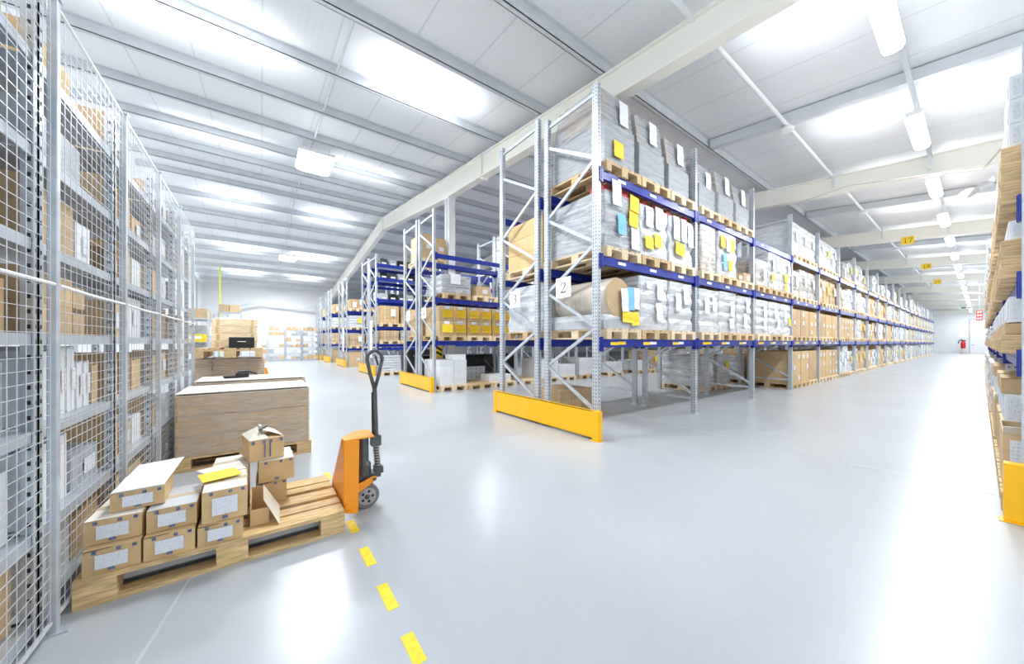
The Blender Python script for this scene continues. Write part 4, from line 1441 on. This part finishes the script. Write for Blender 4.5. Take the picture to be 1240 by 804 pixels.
sc(2, 4, .68, .2, .44, .24, 'white_box', 'white box with label', True)
sc(2, 5, .36, .56, .5, .25, 'grey_box', 'grey box')
sc(2, 6, .3, .4, .5, .2, 'carton_light', 'pale carton')
t = thing('blue_tape_roll', 'dark blue tape roll under the white cartons behind the mesh', 'tape roll', (SX - .12, PYS[2] + .1, SHZ[1] + .342 + .002), 0)
MB().lathe([(.03, 0), (.055, 0), (.055, .05), (.03, .05)], 'tape_blue', 20).build('roll', t)
# bays 3-5 filled in the same way
CM = ['carton', 'white_box', 'grey_box', 'carton', 'carton_light', 'carton_dark']
CD = {'carton': 'brown carton', 'white_box': 'white box', 'grey_box': 'grey box', 'carton_light': 'pale brown carton', 'carton_dark': 'dark brown carton'}
for i in (3, 4, 5):
    for l in range(7):
        n = RNG.choice([2, 3, 3])
        w = .9 / n
        for q in range(n):
            if RNG.random() < .08:
                continue
            m = RNG.choice(CM)
            hh = RNG.uniform(.18, .32) if l not in (0,) else RNG.uniform(.2, .3)
            if l == 6:
                hh = RNG.uniform(.15, .36)
                m = 'carton' if i == 5 else RNG.choice(['carton', 'grey_box'])
            sc(i, l, .03 + w * (q + .5), w - .04, RNG.choice([.4, .5]), round(hh, 2), m, f'{CD[m]}, {ORD[q]} along', RNG.random() < .4)

# ------------------------------------------------------------------ foreground pallet with cartons
PX0, PYF = -.135, 2.58
fp = thing('wooden_pallet', 'scratched wooden pallet in the foreground carrying labelled cartons and the truck forks', 'pallet', (PX0, PYF + .4, 0), 0)
d_, b_, r_ = pallet_parts('wood_front')
d_.build('deck', fp)
for q in b_:
    q.build('block', fp)
for q in r_:
    q.build('runner', fp)


def labelled(x, y, z, w, d, h, label, rz=0., top='carton_top', lab=True, dark=True, labx=0., flap=None):
    o = carton_body(w, d, h, 'carton_light').build('labelled_carton')
    # pale taped top
    mb = MB(); mb.box(-w / 2 + .002, w / 2 - .002, -d / 2 + .002, d / 2 - .002, h, h + .002, top); mb.build('top_flap', o)
    mb = MB(); mb.box(-w / 2 - .003, w / 2 + .003, -.025, .025, h + .002, h + .0032, 'tape')
    mb.build('packing_tape', o)
    if lab:
        mb = MB(); lw, lh = min(.115, w * .56), h * .56
        mb.box(labx - lw / 2, labx + lw / 2, -d / 2 - .010, -d / 2 - .008, h * .5 - lh / 2, h * .5 + lh / 2, 'ship_label'); mb.build('shipping_label', o)
    if dark:
        for xx in (-w * .3, w * .12, w * .4):
            MB().box(xx - .008, xx + .008, -d / 2 - .0095, -d / 2 - .008, h - .02, h - .004, 'tape_blue').build('print_mark', o)
        MB().box(-.012, .012, -d / 2 - .0095, -d / 2 - .008, .012, .028, 'tape_blue').build('print_mark', o)
    if flap:
        for (verts, m) in flap:
            mb = MB(); V = [Vector(v) for v in verts]
            nrm = (V[1] - V[0]).cross(V[2] - V[0]).normalized() * .003
            mb.add(V + [v + nrm for v in V], [(3, 2, 1, 0), (4, 5, 6, 7), (0, 1, 5, 4), (1, 2, 6, 5), (2, 3, 7, 6), (3, 0, 4, 7)], m)
            mb.build('flap', o)
    o.location = (x, y, z); o.rotation_euler = (0, 0, rz)
    tag(o, label, 'carton', 'labelled cartons on the foreground pallet')
    return o


T = .1445
yf = 2.60
dA = .34
labelled(-.610, yf + dA / 2, T, .200, dA, .124, 'labelled brown carton at the pallet corner by the mesh, bottom of its stack', top='carton_light')
labelled(-.400, yf + dA / 2, T, .200, dA, .124, 'labelled brown carton, bottom middle of the front line on the pallet', top='carton_light')
labelled(-.190, yf + dA / 2, T, .198, dA, .112, 'labelled low carton directly under the carton with yellow top flap', top='carton_light')
labelled(-.612, yf + .05 + dA / 2, T + .129, .205, dA, .122, 'labelled carton leaning on the mesh, second up in its stack', -.03)
labelled(-.398, yf + .04 + dA / 2, T + .129, .200, dA, .118, 'labelled carton with film-covered top, second up in the middle stack', .01, top='film_white')
labelled(-.176, yf + .02 + dA / 2, T + .1165, .205, dA, .178, 'labelled taller carton with a yellow sheet on its top', .03,
         flap=[([(-.1, .168, .182), (.1, .168, .182), (.06, .26, .215), (-.16, .24, .2)], 'carton_top')])
o = bpy.data.objects[-1] if False else None
labelled(-.545, yf + .09 + dA / 2, T + .256, .205, .30, .098, 'labelled shallow carton with white open flap, topmost beside the mesh', .03, labx=.0,
         flap=[([(-.100, -.15, .1025), (.100, -.15, .1025), (.145, .22, .150), (-.06, .24, .135)], 'paper_blank')])
tag(MB().box(-.11, .08, -.05, .13, 0, .002, 'paper_yellow').build('note_sheet', None, (-.19, yf + .24, T + .1165 + .194), .25), 'yellow sheet lying on the taller labelled carton', 'paper')
# rear stacks
yr_ = 3.03
for k in range(2):
    labelled(-.17, yr_ + .16, T + k * .15, .20, .32, .146, f'brown carton behind the yellow-topped carton, {["bottom", "second"][k]} of its stack', 0, 'carton_top' if k else 'carton_light', lab=False)
labelled(.062, yr_ + .15, T, .182, .30, .150, 'brown carton on the pallet boards, lowest under the burst-open one', 0, 'carton_light', lab=False)
labelled(.088, yr_ + .15, T + .1545, .212, .32, .150, 'brown carton under the burst-open one, second from the boards', .02, 'carton_top', lab=False)
w, d, h = .21, .26, .15
o = carton_body(w, d, h, 'carton_light').build('open_carton')
for (V, m) in (([(-w / 2, -d / 2, h), (w / 2 * .1, -d / 2, h + .0), (w / 2 * .1 - .02, d / 2, h + .045), (-w / 2, d / 2, h + .004)], 'carton_inner'),
               ([(w / 2, -d / 2 + .02, h + .0), (w / 2, d / 2, h + .004), (.0, d / 2 + .02, h + .06), (-.01, -d / 2 + .09, h + .05)], 'carton_inner')):
    V = [Vector(v) for v in V]; nrm = Vector((0, 0, .003))
    mb = MB(); mb.add(V + [v + nrm for v in V], [(3, 2, 1, 0), (4, 5, 6, 7), (0, 1, 5, 4), (1, 2, 6, 5), (2, 3, 7, 6), (3, 0, 4, 7)], m); mb.build('flap', o)
mb = MB()
for k in range(4):
    mb.box(-.03 + .012 * k, -.022 + .02 * k, -.05 + .03 * k, -.01 + .03 * k, h + .045 + .002 * k, h + .056 + .002 * k, 'black')
mb.build('torn_edge', o)
mb = MB()
for xx in (-.085, -.02, .02, .085):
    mb.box(xx - .009, xx + .009, -d / 2 - .0095, -d / 2 - .008, h - .028, h - .006, 'tape_blue')
mb.box(-.02, -.012, -d / 2 - .0095, -d / 2 - .008, .02, h - .03, 'tape_blue').box(.012, .02, -d / 2 - .0095, -d / 2 - .008, .02, h - .03, 'tape_blue')
mb.build('print_mark', o)
o.location = (.01, yr_ + .15, T + .310); o.rotation_euler = (0, 0, .2)
tag(o, 'burst-open brown carton on top of the tall rear stack', 'carton', 'labelled cartons on the foreground pallet')
# low open carton with hanging flap, beside the tall labelled carton
o = thing('open_carton', 'low open carton with a pale flap hanging to the pallet boards', 'carton', (-.018, 2.83, T), 0, 'labelled cartons on the foreground pallet')
mb = MB(); mb.box(-.038, .06, -.13, .16, 0, .006, 'carton_light').box(-.038, -.032, -.13, .16, .006, .15, 'carton_light').box(-.032, .06, .154, .16, .006, .15, 'carton_light').box(-.032, .06, -.13, -.124, .006, .1, 'carton_light'); mb.build('body', o)
V = [Vector(v) for v in ((.03, .14, .16), (.03, -.12, .15), (.11, -.2, .004), (.12, .08, .01))]
nrm = Vector((.003, 0, .001))
mb = MB(); mb.add(V + [v + nrm for v in V], [(3, 2, 1, 0), (4, 5, 6, 7), (0, 1, 5, 4), (1, 2, 6, 5), (2, 3, 7, 6), (3, 0, 4, 7)], 'carton_inner'); mb.build('flap', o)

# ------------------------------------------------------------------ hand pallet truck
ty = 2.90
t = thing('pallet_truck', 'orange hand pallet truck with black handle, forks under the foreground pallet', 'pallet truck', (0, 0, 0), 0)
mb = MB()
mb.prism([(2.70, .075), (3.20, .09), (3.20, .15), (2.79, .588), (2.70, .588)], 0, .478, .492, 'orange'); mb.build('front_plate', t, bevel=.004)
mb = MB()
mb.prism([(.478, .075), (.575, .05), (.578, .30), (.582, .585), (.478, .592)], 1, 2.69, 2.704, 'orange')
mb.build('cheek_plate', t, bevel=.004)
MB().prism([(.492, .09), (.575, .09), (.575, .12), (.51, .2), (.492, .2)], 1, 3.18, 3.194, 'orange').build('cheek_plate', t, bevel=.004)
mb = MB(); mb.prism([(.478, 2.69), (.69, 2.70), (.70, 2.92), (.60, 2.94), (.478, 2.78)], 2, .588, .6, 'orange'); mb.build('top_plate', t, bevel=.003)
mb = MB(); M = Matrix.Translation((.503, 2.688, .115)) @ Matrix.Rotation(PI / 2, 4, 'X'); mb.lathe([(.022, 0), (.022, .01), (.012, .014)], 'orange', 16, M); mb.build('axle_bolt', t)
for y in (2.76, 3.16):
    mb = MB(); mb.box(-.62, .478, y - .07 + .0, y + .07, .035, .042, 'dark_metal').box(-.62, .478, y - .07, y - .062, .042, .085, 'grey_box').box(-.62, .478, y + .062, y + .07, .042, .085, 'grey_box').box(-.62, .478, y - .062, y + .062, .078, .085, 'grey_box')
    mb.box(.40, .478, y - .062, y + .062, .042, .078, 'orange')
    mb.build('fork', t, bevel=.004)
mb = MB(); M = Matrix.Translation((.655, ty, 0))
mb.lathe([(.055, .24), (.058, .26), (.058, .34), (.042, .36), (.04, .55), (.05, .56), (.05, .587)], 'dark_metal', 20, M)
mb.box(.56, .78, ty - .05, ty + .05, .225, .262, 'dark_metal'); mb.build('pump', t, bevel=.003)
mb = MB(); mb.box(.74, .80, ty - .045, ty + .045, .25, .30, 'dark_metal'); mb.tube([(.765, ty, .29), (.75, ty, .52)], .02, 'dark_metal', 10)
for k in range(9):
    mb.tube([(.765 - .0015 * k, ty, .305 + k * .022), (.765 - .0015 * k, ty, .313 + k * .022)], .027, 'wheel_grey', 10)
mb.build('return_spring', t)
for y in (2.865, 3.035):
    M = Matrix.Translation((.672, y + .025, .093)) @ Matrix.Rotation(PI / 2, 4, 'X')
    mb = MB(); mb.lathe([(.088, 0), (.093, .006), (.093, .044), (.088, .05)], 'rubber', 32, M)
    w_ = mb.build('steer_wheel', t)
    mb = MB(); M2 = Matrix.Translation((.672, y + .0265, .093)) @ Matrix.Rotation(PI / 2, 4, 'X')
    mb.lathe([(.062, 0), (.066, .002), (.066, .051), (.062, .053)], 'wheel_grey', 28, M2)
    for k in range(5):
        a = 2 * PI * k / 5
        M3 = Matrix.Translation((.672 + .04 * math.cos(a), y - .0268, .093 + .04 * math.sin(a))) @ Matrix.Rotation(PI / 2, 4, 'X')
        mb.lathe([(.011, 0), (.011, .0006)], 'black', 10, M3)
    M4 = Matrix.Translation((.672, y + .03, .093)) @ Matrix.Rotation(PI / 2, 4, 'X')
    mb.lathe([(.02, 0), (.02, .06), (.012, .066)], 'dark_metal', 14, M4)
    mb.build('hub', w_)
mb = MB(); mb.box(.66, .684, 2.895, 3.005, .085, .11, 'dark_metal').box(.64, .70, 2.92, 2.98, .1, .24, 'dark_metal'); mb.build('axle', t)
mb = MB()
mb.prism([(.56, .16), (.60, .15), (.70, .205), (.735, .225), (.735, .25), (.70, .252), (.56, .205)], 1, 2.80, 2.822, 'orange'); mb.build('lift_link', t, bevel=.006)
mb = MB(); M = Matrix.Translation((.715, 2.799, .235)) @ Matrix.Rotation(PI / 2, 4, 'X'); mb.lathe([(.013, 0), (.013, .008)], 'dark_metal', 12, M); mb.build('link_pin', t)
# handle: shaft then a long loop
mb = MB(); mb.tube([(.752, ty, .50), (.748, ty, .72), (.742, ty, .93)], [.021, .019, .018], 'dark_metal', 12)
mb.box(.715, .785, ty - .035, ty + .035, .47, .55, 'dark_metal').tube([(.726, ty, .56), (.722, ty, .9)], .006, 'black', 6); mb.build('shaft', t, bevel=0)
loop = []
for k in range(19):
    a = -.12 + (PI + .24) * k / 18
    loop.append((.743 + .058 * math.cos(a), ty, 1.165 + .07 * math.sin(a)))
mb = MB(); mb.tube(loop, .0145, 'dark_metal', 10)
mb.tube([loop[0], (.778, ty, 1.05), (.742, ty, .92)], .0145, 'dark_metal', 8).tube([loop[-1], (.708, ty, 1.05), (.742, ty, .92)], .0145, 'dark_metal', 8)
mb.build('grip_loop', t, smooth=True)
mb = MB(); mb.tube([(.743, ty - .0, 1.2), (.743, ty - .03, 1.19), (.76, ty - .03, 1.12)], .007, 'black', 8); mb.build('release_lever', t)


# ------------------------------------------------------------------ wrapped crates behind the pallet
def long_crate(x0, x1, y0, dep, top, label, pal):
    xc = (x0 + x1) / 2; w = x1 - x0
    t = thing('wrapped_long_carton', label, 'pallet load', (xc, y0 + dep / 2, .146), 0, 'long film-wrapped cartons')
    h = top - .146
    for i in range(3):
        mb = MB(); z0 = [0, .21, .42][i] * h / .63; z1 = [.203, .411, .63][i] * h / .63
        mb.box(-w / 2 + .008, w / 2 - .008, -dep / 2 + .008, dep / 2 - .008, z0, z1, 'carton_light', top='carton_top'); mb.build('carton_tier', t, bevel=.006)
    shell(w, dep, h - .004, 3, 9, .004, (), 'film_brown').build('stretch_wrap', t)
    mb = MB(); mb.box(-w / 2 + .01, w / 2 - .01, -dep / 2 + .01, dep / 2 - .01, h + .016, h + .022, 'carton_top'); mb.build('top_sheet', t)
    p = pallet((xc, y0 + dep / 2, 0), pal, 0, m='wood_front')
    return t


long_crate(-.70, .465, 4.70, .80, .765, 'long film-wrapped brown cartons on a pallet behind the foreground pallet', 'wooden pallet under the long film-wrapped cartons')
long_crate(-.67, .51, 5.62, .80, .80, 'second long wrapped carton, with a black strapping tool on top', 'wooden pallet under the carton with the strapping tool')
t = thing('strapping_tool', 'black strapping tool lying on the second long wrapped carton', 'tool', (-.24, 6.0, .828), .2)
mb = MB(); mb.box(-.17, .1, -.05, .05, 0, .025, 'black').box(-.04, .1, -.04, .04, .025, .06, 'black'); mb.build('body', t, bevel=.008)
mb = MB(); mb.tube([(-.02, 0, .07), (.1, .02, .075), (.2, .03, .035)], .014, 'black', 8); mb.build('lever', t)
# big strapped bundle
pallet((-.38, 7.3, 0), 'wooden pallet under the strapped cardboard bundle')
t = thing('cardboard_bundle', 'strapped bundle of flat brown cardboard behind the long wrapped cartons', 'pallet load', (-.38, 7.3, .146), 0)
for i in range(8):
    mb = MB(); mb.box(-.42, .42, -.4, .4, i * .113, i * .113 + .111, 'carton'); mb.build('cardboard_layer', t)
mb = MB()
for x in (-.22, .2):
    mb.box(x - .008, x + .008, -.406, -.402, 0, .906, 'black').box(x - .008, x + .008, -.406, .406, .905, .909, 'black').box(x - .008, x + .008, .402, .406, 0, .906, 'black')
mb.build('strap', t)
shell(.85, .82, .9, 9, 6, .003, (), 'film_brown').build('stretch_wrap', t)
pallet((-.38, 7.3, 1.072), 'wooden pallet lying on top of the strapped cardboard bundle', m='wood')
t = thing('wooden_box', 'x', 'wooden box', (0, 0, 0), 0, 'pale wooden boxes stacked on the bundle')
mb = MB(); mb.box(-.29, .29, -.2, .2, 0, .116, 'wood_pale'); mb.build('box_body', t, bevel=.004)
mb = MB(); mb.box(-.24, -.2, -.204, -.2, .01, .106, 'wood').box(.2, .24, -.204, -.2, .01, .106, 'wood'); mb.build('batten', t)
for k in range(4):
    lab = f'pale wooden box, {ORD[k]} up in the pile on the cardboard bundle'
    if k == 0:
        t.location = (-.35, 7.42, 1.218); t['label'] = lab
    else:
        dup(t, (-.35 + .01 * (k % 2), 7.42, 1.218 + k * .118), 0, lab)
t = thing('black_case', 'black flat case standing before the pale wooden boxes', 'case', (-.25, 7.05, 1.218), 0)
mb = MB(); mb.box(-.16, .16, -.1, .1, 0, .17, 'black'); mb.build('body', t, bevel=.01)
mb = MB(); mb.tube([(-.05, -.1, .1), (-.04, -.125, .1), (.04, -.125, .1), (.05, -.1, .1)], .007, 'white_paint', 6); mb.build('handle', t)

# traffic cone, back-left shelving, pole
t = thing('traffic_cone', 'orange traffic cone with white band on the hall floor beyond the bundle', 'traffic cone', (.07, 15.2, 0), 0)
MB().box(-.22, .22, -.22, .22, 0, .03, 'orange').build('base', t, bevel=.01)
MB().lathe([(.17, .03), (.09, .45), (.03, .75)], 'orange', 20).build('body', t, smooth=True)
MB().lathe([(.1, .41), (.068, .57)], 'white_paint', 20).build('band', t)


def open_shelf(x, y, w, dep, h, zs, label, rz=0.):
    t = thing('small_parts_shelving', label, 'shelving', (x, y, 0), rz, 'grey small parts shelving at the back')
    for xx in (0, w - .04):
        for yy in (0, dep - .04):
            mb = MB(); mb.box(xx, xx + .04, yy, yy + .04, 0, h, 'galv_shelf'); mb.build('upright', t)
    for z in zs:
        mb = MB(); mb.box(.002, w - .002, .002, dep - .002, z - .03, z, 'galv_shelf'); mb.build('shelf', t)
    return t


Z5 = [.12, .55, .98, 1.41, 1.84, 2.2]
for u in range(4):
    x0 = -.65 + u * 1.04
    open_shelf(x0, 29.6, 1.0, .5, 2.25, Z5, f'grey small parts shelving by the back wall, {ORD[u]} from the timber pile')
    for l, z in enumerate(Z5):
        for q in range(3):
            if (l == 5 and u in (0,)) or RNG.random() < .12:
                continue
            m = RNG.choice(['white_box', 'carton', 'grey_box', 'white_box', 'carton_light']) if l < 5 else 'carton'
            hh = RNG.choice([.16, .22, .28])
            carton((x0 + .19 + q * .31, 29.8, z + .002), .27, .36, hh, f'{CD[m]}, {ORD[q]} along, {ORD[l]} shelf, {ORD[u]} back wall shelving', m, 0, 'boxes on the back wall shelving', lab=False, tape=False)
for (u, l, nm) in ((0, 3, 'upper'), (0, 1, 'lower')):
    tag(carton_body(.5, .34, .24, 'yellow_tape').build('storage_bin', None, (.35 + .5 * 0 - .1, 29.36, Z5[l] + .002)), f'yellow bin standing forward at the {nm} back wall shelving', 'bin') if False else None
open_shelf(-1.62, 12.2, .5, 1.3, 2.15, [.15, .6, 1.05, 1.5, 1.95], 'blue-grey narrow shelving between the cage and the timber boxes')
for l, z in enumerate([.15, .6, 1.05, 1.5, 1.95]):
    for q in range(2):
        m = RNG.choice(['white_box', 'carton', 'grey_box']) if l < 4 else 'carton'
        carton((-1.37, 12.55 + q * .6, z + .002), .38, .44, .26, f'{CD[m]}, {ORD[q]} along, {ORD[l]} shelf, narrow shelving past the cage', m, 0, 'boxes on the narrow shelving', lab=False, tape=False)
t = thing('hanging_bin', 'bright yellow bin hung on the narrow shelving past the cage', 'bin', (-1.37, 12.08, 1.32), 0)
MB().prism([(-.1, 0), (.1, 0), (.1, .2), (-.14, .2)], 0, -.2, .2, 'yellow_tape').build('tub', t, bevel=.01)
MB().box(-.12, .12, -.148, -.14, .08, .15, 'paper_blank').build('label_strip', t)
tag(MB().tube([(-2.08, 28, 0), (-2.08, 28, zroof(28))], .04, 'lime_yellow', 12).build('yellow_pole'), 'thin bright yellow pole rising to the roof in the rear hall', 'pole')
open_shelf(-1.9, 24.5, 1.0, .6, 3.1, [.2, .9, 1.6, 2.3, 3.0], 'tall grey shelving behind the timber boxes near the yellow pole')
for l, z in enumerate([1.6, 2.3, 3.0]):
    for q in range(2):
        carton((-1.65 + q * .48, 24.8, z + .002), .44, .5, .4, f'{["brown", "white", "brown"][l]} carton, {ORD[q]} along a {["lower", "middle", "top"][l]} shelf near the yellow pole', ['carton', 'white_box', 'carton'][l], 0, 'cartons on the tall shelving near the yellow pole', lab=False, tape=False)

# ------------------------------------------------------------------ world, camera, view
w = bpy.data.worlds.new('World'); SC.world = w; w.use_nodes = True
bg = w.node_tree.nodes['Background']
bg.inputs[0].default_value = (.88, .94, 1, 1); bg.inputs[1].default_value = 1.25
F = 415.; TH = math.atan((1187 - 620) / F)
cam = bpy.data.cameras.new('camera'); cam.sensor_fit = 'HORIZONTAL'; cam.sensor_width = 36; cam.lens = F / 1240 * 36
cam.shift_y = 13 / 1240; cam.clip_start = .05; cam.clip_end = 300
co = bpy.data.objects.new('camera', cam); COL.objects.link(co)
co.location = (0, 0, 1.3); co.rotation_euler = (PI / 2, 0, TH - PI / 2)
SC.camera = co
vs = SC.view_settings
vs.view_transform = 'Standard'; vs.look = 'None'; vs.exposure = 0.36; vs.gamma = 1; vs.use_curve_mapping = False
SC.cycles.use_denoising = True
SC.cycles.max_bounces = 8; SC.cycles.diffuse_bounces = 5; SC.cycles.glossy_bounces = 3; SC.cycles.transparent_max_bounces = 10
SC.cycles.sample_clamp_indirect = 6
SC.cycles.use_fast_gi = False
SC.cycles.use_light_tree = True
